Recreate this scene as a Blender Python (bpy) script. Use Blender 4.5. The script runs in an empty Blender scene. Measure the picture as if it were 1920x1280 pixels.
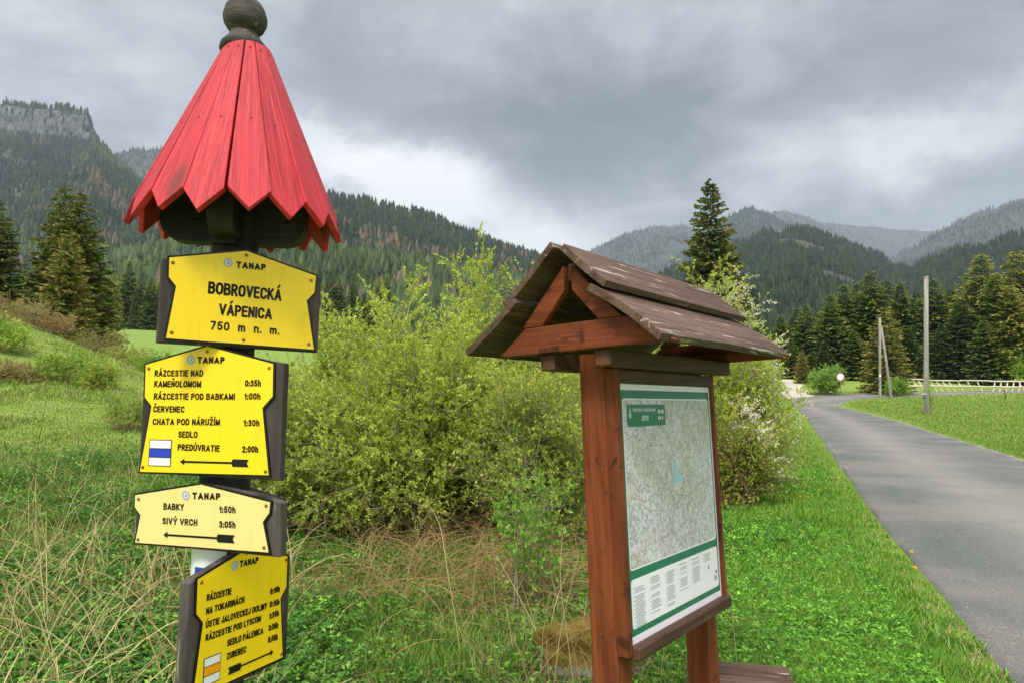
import bpy, bmesh, math, random
import numpy as np
from mathutils import Vector, Matrix, Euler
R_ = math.radians
random.seed(7)
rng = np.random.default_rng(11)
SC = bpy.context.scene
COL = SC.collection

# ------------------------------------------------------------------ camera
F = 1300.0                       # focal length in pixels of the 1920 px wide photograph
PIT = math.atan(95 / 1300.0)     # pitch up
CAM = np.array([0, 0, 1.6])
cd = bpy.data.cameras.new('camera'); cam = bpy.data.objects.new('camera', cd); COL.objects.link(cam)
cd.sensor_width = 36; cd.lens = 36 * F / 1920; cd.clip_start = 0.05; cd.clip_end = 20000
cam.location = CAM; cam.rotation_euler = (math.pi / 2 + PIT, 0, 0)
SC.camera = cam
# ------------------------------------------------------------------ exposure, sampling
SC.view_settings.view_transform = 'Standard'; SC.view_settings.look = 'None'
SC.view_settings.exposure = 0.45; SC.view_settings.gamma = 1
SC.render.engine = 'CYCLES'
SC.cycles.max_bounces = 6; SC.cycles.diffuse_bounces = 3; SC.cycles.glossy_bounces = 2
SC.cycles.transmission_bounces = 3; SC.cycles.volume_bounces = 0; SC.cycles.transparent_max_bounces = 4
SC.cycles.caustics_reflective = False; SC.cycles.caustics_refractive = False
SC.cycles.sample_clamp_indirect = 4
SC.cycles.use_denoising = True; SC.cycles.denoiser = 'OPENIMAGEDENOISE'; SC.cycles.denoising_input_passes = 'RGB_ALBEDO_NORMAL'

def lin(r, g, b):
    f = lambda c: (c / 255 / 12.92) if c / 255 <= .04045 else ((c / 255 + .055) / 1.055) ** 2.4
    return (f(r), f(g), f(b))

# ------------------------------------------------------------------ node helper
class NT:
    def __init__(s, tree): s.t = tree; s.n = tree.nodes; s.l = tree.links
    def new(s, typ, **kw):
        n = s.n.new(typ)
        for k, v in kw.items(): setattr(n, k, v)
        return n
    def put(s, sock, v):
        if isinstance(v, bpy.types.NodeSocket): s.l.new(v, sock)
        elif v is not None:
            if hasattr(sock.default_value, '__len__') and not hasattr(v, '__len__'): v = [v] * len(sock.default_value)
            if hasattr(v, '__len__') and len(v) == 3 and len(sock.default_value) == 4: v = (*v, 1)
            sock.default_value = v
    def m(s, op, a, b=None, c=None, clamp=False):
        n = s.new('ShaderNodeMath', operation=op, use_clamp=clamp)
        s.put(n.inputs[0], a)
        if b is not None: s.put(n.inputs[1], b)
        if c is not None: s.put(n.inputs[2], c)
        return n.outputs[0]
    def vm(s, op, a, b=None):
        n = s.new('ShaderNodeVectorMath', operation=op)
        s.put(n.inputs[0], a)
        if b is not None: s.put(n.inputs[1], b)
        return n.outputs[0]
    def mix(s, f, a, b, blend='MIX'):
        n = s.new('ShaderNodeMix', data_type='RGBA', blend_type=blend)
        s.put(n.inputs[0], f); s.put(n.inputs[6], a); s.put(n.inputs[7], b)
        return n.outputs[2]
    def noise(s, vec, scale, detail=4, rough=.55, dist=0.0, out=0):
        n = s.new('ShaderNodeTexNoise'); s.put(n.inputs['Vector'], vec)
        n.inputs['Scale'].default_value = scale; n.inputs['Detail'].default_value = detail
        n.inputs['Roughness'].default_value = rough; n.inputs['Distortion'].default_value = dist
        return n.outputs[out]
    def vor(s, vec, scale, feature='F1', out='Distance', rnd=1.0):
        n = s.new('ShaderNodeTexVoronoi', feature=feature); s.put(n.inputs['Vector'], vec)
        n.inputs['Scale'].default_value = scale; n.inputs['Randomness'].default_value = rnd
        return n.outputs[out]
    def ramp(s, f, stops, mode='LINEAR'):
        n = s.new('ShaderNodeValToRGB'); s.put(n.inputs[0], f); cr = n.color_ramp; cr.interpolation = mode
        while len(cr.elements) < len(stops): cr.elements.new(.5)
        for e, (p, c) in zip(cr.elements, stops):
            e.position = p; e.color = (*c, 1) if hasattr(c, '__len__') else (c, c, c, 1)
        return n.outputs[0]
    def step(s, v, a, b):
        n = s.new('ShaderNodeMapRange', interpolation_type='SMOOTHSTEP'); s.put(n.inputs[0], v)
        n.inputs[1].default_value = a; n.inputs[2].default_value = b
        return n.outputs[0]
    def scl(s, vec, sc):
        n = s.new('ShaderNodeMapping'); s.put(n.inputs[0], vec); n.inputs[3].default_value = sc
        return n.outputs[0]
    def coord(s, k='Object'): return s.new('ShaderNodeTexCoord').outputs[k]

# ------------------------------------------------------------------ world: heavy broken overcast
w = bpy.data.worlds.new('World'); SC.world = w; w.use_nodes = True
SUN_EL, SUN_AZ = 52, 200         # degrees, azimuth clockwise from the view direction (+Y)
def build_world():
    w.node_tree.nodes.clear(); N = NT(w.node_tree)
    d = N.coord('Generated'); sx = N.new('ShaderNodeSeparateXYZ'); N.put(sx.inputs[0], d)
    X, Y, Z = sx.outputs
    az = N.m('MULTIPLY', N.m('ARCTAN2', X, Y), 57.29578)
    el = N.m('MULTIPLY', N.m('ARCSINE', Z), 57.29578)
    zz = N.m('ADD', N.m('MAXIMUM', Z, 0.0), .16)
    cx = N.new('ShaderNodeCombineXYZ'); N.put(cx.inputs[0], N.m('DIVIDE', X, zz)); N.put(cx.inputs[1], N.m('DIVIDE', Y, zz)); N.put(cx.inputs[2], N.m('MULTIPLY', Z, 1.5))
    P = cx.outputs[0]
    n1 = N.noise(P, 1.1, 7, .55, .5); n2 = N.noise(P, 3.4, 7, .6, .9); n3 = N.noise(d, 9, 6, .6, 0.4)
    wob = N.m('MULTIPLY', N.m('SUBTRACT', n3, .5), 9.0)
    wob2 = N.m('MULTIPLY', N.m('SUBTRACT', n2, .5), 7.0)
    azw = N.m('ADD', az, wob2); elw = N.m('ADD', el, wob)
    v = N.m('ADD', .47, N.m('MULTIPLY', N.m('SUBTRACT', n1, .5), .34))
    v = N.m('ADD', v, N.m('MULTIPLY', N.m('SUBTRACT', n2, .5), .40))
    v = N.m('ADD', v, N.m('MULTIPLY', N.m('SUBTRACT', n3, .5), .26))
    for (a0, e0, sa, se, amp) in CLOUDS:
        q = N.m('ADD', N.m('POWER', N.m('DIVIDE', N.m('SUBTRACT', azw, a0), sa), 2.0), N.m('POWER', N.m('DIVIDE', N.m('SUBTRACT', elw, e0), se), 2.0))
        v = N.m('ADD', v, N.m('MULTIPLY', N.m('EXPONENT', N.m('MULTIPLY', q, -1.0)), amp))
    c = N.ramp(v, [(0.0, lin(82, 85, 89)), (.25, lin(110, 114, 119)), (.5, lin(164, 168, 171)), (.75, lin(222, 222, 221)), (1.0, lin(254, 253, 252))])
    c = N.mix(N.m('MULTIPLY', N.step(el, 30, 60), .8), c, (.62, .60, .56))
    high = N.m('MULTIPLY_ADD', N.step(el, 33, 62), 2.1, 1.0)            # an overcast sky is brightest overhead
    back = N.m('MULTIPLY_ADD', N.step(Y, .15, -.5), .9, 0.0)
    c = N.vm('SCALE', c); N.put(c.node.inputs['Scale'], N.m('MULTIPLY', N.m('ADD', high, back), 10.6))
    sky = N.new('ShaderNodeTexSky', sky_type='NISHITA', sun_disc=False)
    sky.sun_elevation = R_(SUN_EL); sky.sun_rotation = R_(SUN_AZ)
    c = N.mix(.94, sky.outputs[0], c)
    b = N.new('ShaderNodeBackground'); N.put(b.inputs[0], c); b.inputs[1].default_value = 0.1
    o = N.new('ShaderNodeOutputWorld'); N.l.new(b.outputs[0], o.inputs[0])
CLOUDS = [(5, 21, 20, 6, -.26), (-6.5, 15.6, 7, 3.0, .72), (-14, 18.2, 7, 2.6, .5), (2.5, 12, 6, 2.6, .62), (30, 17.5, 11, 2.8, .32),
          (17, 15, 9, 2.5, .10), (-36, 24, 12, 5, .12), (-24, 20, 9, 4, .1), (33, 25, 10, 4, -.10), (-16, 27, 10, 4, -.08)]
build_world()
sd = bpy.data.lights.new('sun', 'SUN'); sun = bpy.data.objects.new('sun', sd); COL.objects.link(sun)
sd.energy = 2.0; sd.angle = R_(14); sd.color = (1, .96, .9)
sv = Vector((math.sin(R_(SUN_AZ)) * math.cos(R_(SUN_EL)), math.cos(R_(SUN_AZ)) * math.cos(R_(SUN_EL)), math.sin(R_(SUN_EL))))
sun.rotation_euler = sv.to_track_quat('Z', 'Y').to_euler()

# ------------------------------------------------------------------ geometry helpers
cp_, sp_ = math.cos(PIT), math.sin(PIT)
FWD = np.array([0, cp_, sp_]); UP = np.array([0, -sp_, cp_])
def rayd(px, py):
    return FWD + (px - 960) / F * np.array([1., 0, 0]) + (640 - py) / F * UP
def at(px, py, Y):
    d = rayd(px, py); return CAM + d * (Y / d[1])
def project(P):
    d = np.asarray(P) - CAM; z = d @ FWD
    return 960 + F * d[..., 0] / z, 640 - F * (d @ UP) / z

def tag(o, label=None, cat=None, group=None, kind=None):
    if label: o['label'] = label
    if cat: o['category'] = cat
    if group: o['group'] = group
    if kind: o['kind'] = kind
    return o
def empty(name, loc=(0, 0, 0), rot=(0, 0, 0)):
    o = bpy.data.objects.new(name, None); COL.objects.link(o); o.location = loc; o.rotation_euler = rot
    o.empty_display_size = .1
    return o
def link(name, me, mat=None, parent=None):
    o = bpy.data.objects.new(name, me); COL.objects.link(o)
    if mat: me.materials.append(mat)
    if parent: o.parent = parent
    return o
def obj(name, bm, mat=None, parent=None, bevel=0, smooth=False):
    if bevel: bmesh.ops.bevel(bm, geom=[e for e in bm.edges], offset=bevel, segments=1, affect='EDGES', clamp_overlap=True)
    bmesh.ops.recalc_face_normals(bm, faces=bm.faces)
    me = bpy.data.meshes.new(name); bm.to_mesh(me); bm.free()
    if smooth: me.polygons.foreach_set('use_smooth', [True] * len(me.polygons))
    return link(name, me, mat, parent)
def npmesh(name, V, T, mat=None, parent=None, col=None, smooth=False):
    """V (n,3) vertices, T (m,3) triangles, col (n,3) intrinsic colour per vertex"""
    V = np.ascontiguousarray(V, dtype=np.float32); T = np.ascontiguousarray(T, dtype=np.int32)
    me = bpy.data.meshes.new(name); me.vertices.add(len(V)); me.vertices.foreach_set('co', V.ravel())
    me.loops.add(T.size); me.loops.foreach_set('vertex_index', T.ravel())
    me.polygons.add(len(T)); me.polygons.foreach_set('loop_start', np.arange(0, T.size, 3, dtype=np.int32))
    if smooth: me.polygons.foreach_set('use_smooth', np.ones(len(T), dtype=bool))
    if col is not None:
        a = me.color_attributes.new('col', 'FLOAT_COLOR', 'POINT')
        a.data.foreach_set('color', np.concatenate([col, np.ones((len(V), 1))], 1).astype(np.float32).ravel())
    me.update(calc_edges=True)
    return link(name, me, mat, parent)
def box(bm, lo, hi):
    g = bmesh.ops.create_cube(bm, size=1)['verts']
    for v in g: v.co = Vector([(lo[i] + hi[i]) / 2 + v.co[i] * (hi[i] - lo[i]) for i in range(3)])
    return g
def bx(lo, hi):
    bm = bmesh.new(); box(bm, lo, hi); return bm
def prism_xz(bm, pts, y0, y1):
    """polygon in (x,z) extruded from y0 to y1"""
    a = [bm.verts.new((x, y0, z)) for x, z in pts]; b = [bm.verts.new((x, y1, z)) for x, z in pts]
    bm.faces.new(a); bm.faces.new(b[::-1]); n = len(pts)
    for i in range(n): bm.faces.new((a[i], b[i], b[(i + 1) % n], a[(i + 1) % n]))
def prism_yz(bm, pts, x0, x1):
    a = [bm.verts.new((x0, y, z)) for y, z in pts]; b = [bm.verts.new((x1, y, z)) for y, z in pts]
    bm.faces.new(a); bm.faces.new(b[::-1]); n = len(pts)
    for i in range(n): bm.faces.new((a[i], b[i], b[(i + 1) % n], a[(i + 1) % n]))
def lathe(bm, prof, n=32, jit=0):
    rings = []
    for r, z in prof:
        rings.append([bm.verts.new((r * math.cos(2 * math.pi * k / n), r * math.sin(2 * math.pi * k / n), z)) for k in range(n)])
    for a, b in zip(rings, rings[1:]):
        for k in range(n): bm.faces.new((a[k], a[(k + 1) % n], b[(k + 1) % n], b[k]))
    bm.faces.new(rings[0][::-1]); bm.faces.new(rings[-1])
def nrm(v): return v / (np.linalg.norm(v, axis=-1, keepdims=True) + 1e-9)
def tubes(paths, rad, sides=3):
    """paths (N,K,3), rad (N,K) -> V,T"""
    N, K, _ = paths.shape
    t = nrm(np.gradient(paths, axis=1))
    ref = np.where(np.abs(t[..., 2:3]) > .9, np.array([1., 0, 0]), np.array([0, 0, 1.]))
    u = nrm(np.cross(t, ref)); v = np.cross(t, u)
    a = np.arange(sides) * 2 * np.pi / sides
    ring = paths[:, :, None] + rad[:, :, None, None] * (np.cos(a)[None, None, :, None] * u[:, :, None] + np.sin(a)[None, None, :, None] * v[:, :, None])
    V = ring.reshape(-1, 3)
    base = (np.arange(N)[:, None, None] * K + np.arange(K - 1)[None, :, None]) * sides
    k = np.arange(sides)[None, None]; k2 = (k + 1) % sides
    a0, a1, b0, b1 = base + k, base + k2, base + sides + k, base + sides + k2
    T = np.concatenate([np.stack([a0, a1, b1], -1).reshape(-1, 3), np.stack([a0, b1, b0], -1).reshape(-1, 3)])
    return V, T
def leaves(P, D, S, L, Wd, fold=.15):
    """diamond leaves: base P, axis D, side S (unit), lengths L, widths Wd"""
    n = len(P); U = np.cross(D, S); L = L[:, None]; Wd = Wd[:, None]
    v0 = P; v1 = P + D * L * .45 + S * Wd * .5 + U * Wd * fold; v2 = P + D * L; v3 = P + D * L * .45 - S * Wd * .5 + U * Wd * fold
    V = np.stack([v0, v1, v2, v3], 1).reshape(-1, 3)
    b = (np.arange(n) * 4)[:, None]
    T = np.concatenate([b + [0, 1, 2], b + [0, 2, 3]])
    return V, T
def rdir(n): return nrm(rng.normal(size=(n, 3)))
def perp(D): return nrm(np.cross(D, rdir(len(D))))
def join(parts):
    Vs, Ts, Cs, o = [], [], [], 0
    for V, T, C in parts:
        Vs.append(V); Ts.append(T + o); Cs.append(np.broadcast_to(C, (len(V), 3)) if np.ndim(C) == 1 else C); o += len(V)
    return np.concatenate(Vs), np.concatenate(Ts), np.concatenate(Cs)
_lat = np.random.default_rng(3).random((256, 256))
def vnoise(x, y):
    x = np.asarray(x, float); y = np.asarray(y, float)
    xi = np.floor(x).astype(int); yi = np.floor(y).astype(int); fx = x - xi; fy = y - yi
    fx = fx * fx * (3 - 2 * fx); fy = fy * fy * (3 - 2 * fy)
    g = lambda a, b: _lat[a % 256, b % 256]
    return (g(xi, yi) * (1 - fx) + g(xi + 1, yi) * fx) * (1 - fy) + (g(xi, yi + 1) * (1 - fx) + g(xi + 1, yi + 1) * fx) * fy
def fbm(x, y, o=4):
    s = 0; a = .5
    for k in range(o): s = s + a * vnoise(x * 2 ** k + 17 * k, y * 2 ** k + 5 * k); a *= .5
    return s / (1 - .5 ** o)

# ------------------------------------------------------------------ materials
def mat(name):
    m = bpy.data.materials.new(name); m.use_nodes = True; m.node_tree.nodes.clear(); return m, NT(m.node_tree)
def finish(N, color, rough=.7, spec=.3, bump=None, bstr=.3, bdist=.01, trans=None, metal=0):
    b = N.new('ShaderNodeBsdfPrincipled'); N.put(b.inputs['Base Color'], color); N.put(b.inputs['Roughness'], rough)
    b.inputs['Specular IOR Level'].default_value = spec; b.inputs['Metallic'].default_value = metal
    if bump is not None:
        n = N.new('ShaderNodeBump'); n.inputs['Strength'].default_value = bstr; n.inputs['Distance'].default_value = bdist
        N.put(n.inputs['Height'], bump); N.l.new(n.outputs[0], b.inputs['Normal'])
    sh = b.outputs[0]
    if trans:
        t = N.new('ShaderNodeBsdfTranslucent'); N.put(t.inputs[0], color); mx = N.new('ShaderNodeMixShader'); mx.inputs[0].default_value = trans
        N.l.new(sh, mx.inputs[1]); N.l.new(t.outputs[0], mx.inputs[2]); sh = mx.outputs[0]
    o = N.new('ShaderNodeOutputMaterial'); N.l.new(sh, o.inputs[0])
def plain(name, c, rough=.5, spec=.4, var=.06, metal=0, scale=30):
    m, N = mat(name); n = N.noise(N.coord(), scale, 4)
    col = N.mix(N.m('MULTIPLY', n, var * 4, clamp=True), c, tuple(x * .72 for x in c)); finish(N, col, rough, spec, metal=metal); return m
def attr_mat(name, rough=.6, spec=.25, trans=None, gain=1.0):
    m, N = mat(name); a = N.new('ShaderNodeAttribute', attribute_name='col'); c = a.outputs['Color']
    finish(N, c, rough, spec, trans=trans); return m
def wood(name, axis, light, dark, streak=None, knots=None, rough=.6, fine=1.0, amount=.55, spots=None, spec=.3, fade=None):
    """stained or weathered boards with the grain along axis (0,1,2)"""
    m, N = mat(name); co = N.coord('Object')
    oi = N.new('ShaderNodeObjectInfo'); off = N.vm('SCALE', N.vm('ADD', (1.3, 2.7, .9), (0, 0, 0))); N.put(off.node.inputs['Scale'], N.m('MULTIPLY', oi.outputs['Random'], 9.0))
    co = N.vm('ADD', co, off)
    ax = (axis,) if isinstance(axis, int) else axis
    st_ = lambda q: [q if i in ax else 1. for i in range(3)]
    s = st_(.07)
    g = N.noise(N.scl(co, s), 55 * fine, 6, .65, .6); g2 = N.noise(N.scl(co, [x * .8 for x in s]), 14 * fine, 4, .6, 1.2)
    s2 = st_(.18); big = N.noise(N.scl(co, s2), 5, 4, .6)
    c = N.mix(N.step(g2, .3, .7), dark, light)
    c = N.mix(N.m('MULTIPLY', N.step(g, .5, .72), amount), c, tuple(x * .35 for x in dark))
    c = N.mix(N.m('MULTIPLY', N.step(big, .52, .7), .45), c, tuple(x * .6 for x in dark))
    if streak:
        s3 = st_(.1)
        c = N.mix(N.m('MULTIPLY', N.step(N.noise(N.scl(co, s3), 26, 6, .72, .5), streak[1], streak[1] + .09), .85), c, streak[0])
    if fade:
        c = N.mix(N.m('MULTIPLY', N.step(N.noise(co, 4, 5, .65), .5, .66), .6), c, fade)
    if knots:
        s4 = st_(.45)
        kd = N.vor(N.scl(co, s4), knots[1]); c = N.mix(N.m('MULTIPLY', N.step(kd, .2, .07), .85), c, knots[0])
    if spots:
        c = N.mix(N.m('MULTIPLY', N.step(N.noise(co, 8, 4, .65, .5), .57, .68), .75), c, spots)
    finish(N, c, rough, spec, bump=N.m('ADD', g, N.m('MULTIPLY', g2, .6)), bstr=.7, bdist=.006); return m

M = {}
M['red0'] = wood('red_paint', (0, 2), lin(208, 49, 60), lin(180, 36, 46), knots=(lin(120, 40, 40), 5.5), amount=.6, streak=(lin(226, 106, 106), .62), rough=.5, fine=2.2, spec=.35)
for k, ax in (('x', 0), ('y', 1), ('z', 2)):
    M['stain_' + k] = wood('red_brown_stain_' + k, ax, lin(142, 74, 43), lin(98, 46, 26), knots=(lin(40, 20, 15), 4.6), spots=lin(48, 24, 18), rough=.55, spec=.25)
    M['dark_' + k] = wood('dark_brown_stain_' + k, ax, lin(104, 72, 54), lin(72, 48, 36), knots=(lin(48, 32, 24), 5), rough=.6)
    M['grey_' + k] = wood('weathered_grey_board_' + k, ax, lin(92, 84, 80), lin(58, 51, 48), streak=(lin(150, 144, 138), .60), knots=(lin(44, 38, 34), 6), rough=.8)
    M['roof_' + k] = wood('weathered_roof_board_' + k, ax, lin(112, 90, 76), lin(76, 56, 45), streak=(lin(190, 180, 166), .585), rough=.8, amount=.85)
M['log'] = wood('tarred_log', 2, lin(62, 56, 52), lin(40, 36, 34), streak=(lin(92, 88, 84), .64), rough=.75)
M['black'] = wood('black_stain', 0, lin(46, 44, 43), lin(33, 31, 31), rough=.55)
M['finial'] = wood('finial_wood', 0, lin(84, 78, 72), lin(46, 42, 39), streak=(lin(176, 170, 162), .60), rough=.7, fine=1.1, amount=.8)
def enamel(name, c):
    m, N = mat(name); co = N.coord(); d = N.noise(N.scl(co, (1, 1, .16)), 34, 5, .7, .4); b_ = N.noise(co, 7, 4, .6)
    c2 = N.mix(N.m('MULTIPLY', N.step(d, .50, .72), .16), c, tuple(x * .55 for x in c)); c2 = N.mix(N.m('MULTIPLY', N.step(b_, .5, .7), .12), c2, tuple(x * .75 + .04 for x in c))
    c2 = N.mix(N.m('MULTIPLY', N.step(N.noise(co, 210, 3, .7), .70, .76), .35), c2, tuple(x * .45 for x in c)); finish(N, c2, N.m('MULTIPLY_ADD', b_, .25, .22), .45); return m
M['yellow'] = enamel('yellow_enamel', lin(255, 215, 26))
M['cream'] = enamel('faded_cream_enamel', lin(240, 217, 140))
M['ink'] = plain('black_enamel', lin(22, 21, 22), .4, .35)
M['white'] = plain('white_enamel', lin(236, 238, 242), .35, .4, .02)
M['blue'] = plain('blue_enamel', lin(38, 66, 188), .35, .4, .02)
M['orange'] = plain('orange_enamel', lin(255, 160, 10), .35, .4, .02)
M['screw'] = plain('brass_screw', lin(150, 112, 66), .4, .5, .15, metal=.6, scale=300)
M['steel'] = plain('zinc_screw', lin(128, 118, 108), .4, .5, .1, metal=.5, scale=300)
M['emblem'] = plain('emblem_grey', lin(96, 98, 102), .5)
M['poster'] = plain('poster_white', lin(246, 240, 250), .28, .5, .01)
M['green'] = plain('poster_green', lin(22, 118, 88), .3, .5, .02)
M['lake'] = plain('map_lake_blue', lin(164, 208, 232), .3, .5, .02)
M['greyink'] = plain('legend_grey', lin(168, 172, 182), .5)
M['red_sign'] = plain('sign_red', lin(190, 92, 84), .4)
M['metal'] = plain('galvanised_tube', lin(150, 150, 148), .45, .5, .1, metal=.5)
def map_mat():
    m, N = mat('tourist_map_print'); co = N.coord()
    big = N.noise(co, 4.2, 5, .6, .5); s = N.scl(co, (1, 1, .45))
    ridge = N.noise(s, 60, 5, .7, 1.5); fine = N.noise(co, 220, 3, .7)
    c = N.mix(N.step(big, .40, .60), lin(220, 212, 212), lin(236, 228, 246))
    c = N.mix(N.m('MULTIPLY', N.step(N.noise(co, 3.1, 3, .6), .52, .66), .35), c, lin(200, 188, 172))
    c = N.mix(N.m('MULTIPLY', N.step(N.noise(co, 7, 4, .6), .56, .7), .5), c, lin(200, 214, 216))
    c = N.mix(N.m('MULTIPLY', N.step(ridge, .45, .62), .6), c, lin(136, 130, 122))
    c = N.mix(N.m('MULTIPLY', N.step(fine, .55, .7), .45), c, lin(126, 122, 130))
    for sc, col, wd in ((17, lin(96, 92, 110), .035), (9, lin(140, 88, 132), .02), (30, lin(120, 132, 120), .05)):
        co2 = N.vm('ADD', co, N.vm('SCALE', N.noise(co, 14, 4, .6, 0, 1))); co2.node.inputs[1].links[0].from_node.inputs['Scale'].default_value = .06
        e = N.vor(co2, sc, 'DISTANCE_TO_EDGE'); c = N.mix(N.m('MULTIPLY', N.step(e, wd, .0), .55), c, col)
    finish(N, c, .28, .5); return m
M['map'] = map_mat()
M['leaf'] = attr_mat('leaf', .5, .3, .35)
M['needle'] = attr_mat('needle', .65, .2, .25)
M['blade'] = attr_mat('blade', .5, .3, .3)
M['dry'] = attr_mat('dry_stalk', .7, .2, .2)
M['twig'] = attr_mat('twig_bark', .8, .15)
M['forest'] = attr_mat('forest_needle', .8, .1)

def ground_mat():
    m, N = mat('meadow'); co = N.coord(); a = N.new('ShaderNodeAttribute', attribute_name='col').outputs['Color']
    n1 = N.noise(co, .35, 5, .6); n2 = N.noise(co, 2.2, 5, .65); n3 = N.noise(N.scl(co, (1, .5, 1)), 16, 5, .7)
    c = N.mix(N.m('MULTIPLY', N.step(n1, .42, .66), .55), a, lin(124, 142, 62))
    c = N.mix(N.m('MULTIPLY', N.step(n2, .5, .72), .5), c, lin(86, 116, 38))
    c = N.mix(N.m('MULTIPLY', N.step(n3, .5, .75), .55), c, lin(58, 84, 26))
    c = N.mix(N.m('MULTIPLY', N.step(N.noise(co, 5, 6, .7), .60, .72), .35), c, lin(168, 150, 96))
    finish(N, c, .9, .1, bump=n3, bstr=.8, bdist=.05); return m
M['ground'] = ground_mat()
def asphalt():
    m, N = mat('asphalt'); co = N.coord(); a = N.new('ShaderNodeAttribute', attribute_name='col').outputs['Color']
    f = N.noise(co, 70, 5, .85); st = N.vor(co, 42); big = N.noise(co, .5, 5, .6)
    c = N.mix(N.step(big, .38, .62), lin(100, 105, 101), lin(128, 124, 119))
    c = N.mix(N.m('MULTIPLY', N.step(f, .42, .62), .75), c, lin(70, 68, 67))
    c = N.mix(N.m('MULTIPLY', N.step(st, .30, .12), N.m('MULTIPLY', N.step(N.noise(co, 23, 2), .52, .62), .8)), c, lin(188, 184, 176))
    ew = N.new('ShaderNodeSeparateColor'); N.put(ew.inputs[0], a)
    edge = N.m('ADD', ew.outputs[0], N.m('MULTIPLY', N.m('SUBTRACT', N.noise(co, 1.7, 5, .65), .5), .8))
    grit = N.mix(N.step(N.noise(co, 40, 3, .7), .4, .65), lin(176, 166, 148), lin(120, 112, 98))
    c = N.mix(N.m('MULTIPLY', N.step(edge, .72, 1.0), .85), c, grit)
    c = N.mix(N.m('MULTIPLY', ew.outputs[1], .45), c, lin(150, 146, 140))
    crack = N.vor(N.vm('ADD', co, N.noise(co, 2, 4, .6, 0, 1)), .35, 'DISTANCE_TO_EDGE')
    c = N.mix(N.m('MULTIPLY', N.step(crack, .004, .001), .25), c, lin(48, 47, 47))
    finish(N, c, .85, .25, bump=f, bstr=.5, bdist=.006); return m
M['asphalt'] = asphalt()
def gravel():
    m, N = mat('pale_gravel'); co = N.coord()
    c = N.mix(N.step(N.noise(co, 9, 6, .75), .35, .65), lin(206, 198, 184), lin(150, 142, 126)); c = N.mix(N.m('MULTIPLY', N.step(N.noise(co, .6, 4), .55, .7), .5), c, lin(132, 140, 90))
    finish(N, c, .95, .1); return m
M['gravel'] = gravel()
def hillmat(rock):
    m, N = mat('hillside_' + ('rock' if rock else 'soil')); co = N.coord(); g = N.new('ShaderNodeNewGeometry')
    n = N.noise(co, .02, 6, .7); f = N.noise(co, .12, 5, .7)
    c = N.mix(N.step(n, .4, .62), lin(80, 82, 68), lin(104, 98, 86)); c = N.mix(N.m('MULTIPLY', N.step(f, .45, .65), .5), c, lin(58, 62, 50))
    if rock:
        sz = N.new('ShaderNodeSeparateXYZ'); N.put(sz.inputs[0], g.outputs['True Normal'])
        st = N.scl(co, (1, 1, .35)); rk = N.mix(N.step(N.noise(st, .09, 6, .75, 1), .36, .62), lin(66, 67, 69), lin(126, 126, 124))
        rk = N.mix(N.m('MULTIPLY', N.step(N.noise(co, .05, 5, .7), .52, .62), .8), rk, lin(60, 72, 56))
        c = N.mix(N.step(sz.outputs[2], .78, .62), c, rk)
    finish(N, c, .95, .05); return m
M['hill'] = hillmat(False); M['cliff'] = hillmat(True)

# ------------------------------------------------------------------ terrain
def TPS():
    pts = []
    for (px, py, Y) in [(0, 850, 12), (260, 860, 12), (0, 740, 18), (240, 770, 18), (0, 600, 30), (130, 645, 30), (260, 693, 30), (330, 712, 34), (60, 610, 36),
                        (100, 660, 40), (300, 720, 44), (-300, 520, 34), (-150, 560, 32), (-400, 700, 18), (-500, 870, 10), (250, 690, 80), (640, 705, 80), (240, 618, 160), (640, 645, 160), (450, 630, 160), (-100, 600, 120), (-400, 560, 120),
                        (800, 740, 50), (1000, 748, 60), (1200, 742, 70), (1000, 690, 120), (1300, 690, 120), (1000, 655, 175), (1300, 660, 175),
                        (1500, 770, 57), (1540, 744, 68), (1480, 707, 100), (1800, 735, 76), (1920, 735, 76), (1700, 735, 76), (2200, 735, 76), (1800, 766, 48), (1650, 766, 50), (2000, 766, 48), (1600, 742, 69),
                        (1500, 698, 112), (1700, 703, 100), (1900, 700, 100), (2200, 700, 100), (1700, 680, 170), (2200, 680, 170)]:
        pts.append(at(px, py, Y))
    for x, y in [(0, 0), (-3, 3), (3, 3), (-3, 7), (0, 7.5), (3, 7.5), (0, 12), (4, 12), (7, 16), (12, 16), (10, 24), (15, 24), (18, 33), (24, 33), (30, 33), (25, 20), (-.8, 2), (1, 3.2), (6, 4), (12, 8), (-6, 3), (0, -15), (-20, -15), (20, -15), (0, -60), (-60, -60), (60, -60), (60, 10), (120, 10), (-60, 0), (-120, 0), (0, 28)]:
        pts.append(np.array([x, y, {(-60, 0): 2, (-120, 0): 6}.get((x, y), 0.)]))
    return np.array(pts)
_tp = TPS()
_S = 30.0
def _k(r): return np.where(r > 1e-9, r * r * np.log(np.maximum(r, 1e-9)), 0)
def _warp(x, y):        # log-compressed distance keeps the near ground calm
    r = np.hypot(x, y); f = np.log1p(r / 6.0) / np.maximum(r / 6.0, 1e-6); f = np.where(r < 1e-6, 1, f); return np.stack([x * f, y * f], -1) / 6.0
_q = _warp(_tp[:, 0], _tp[:, 1]); _n = len(_q)
_A = np.zeros((_n + 3, _n + 3)); _A[:_n, :_n] = _k(np.linalg.norm(_q[:, None] - _q[None], axis=-1)) + 2e-3 * np.eye(_n)
_A[:_n, _n] = 1; _A[:_n, _n + 1:] = _q; _A[_n, :_n] = 1; _A[_n + 1:, :_n] = _q.T
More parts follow.
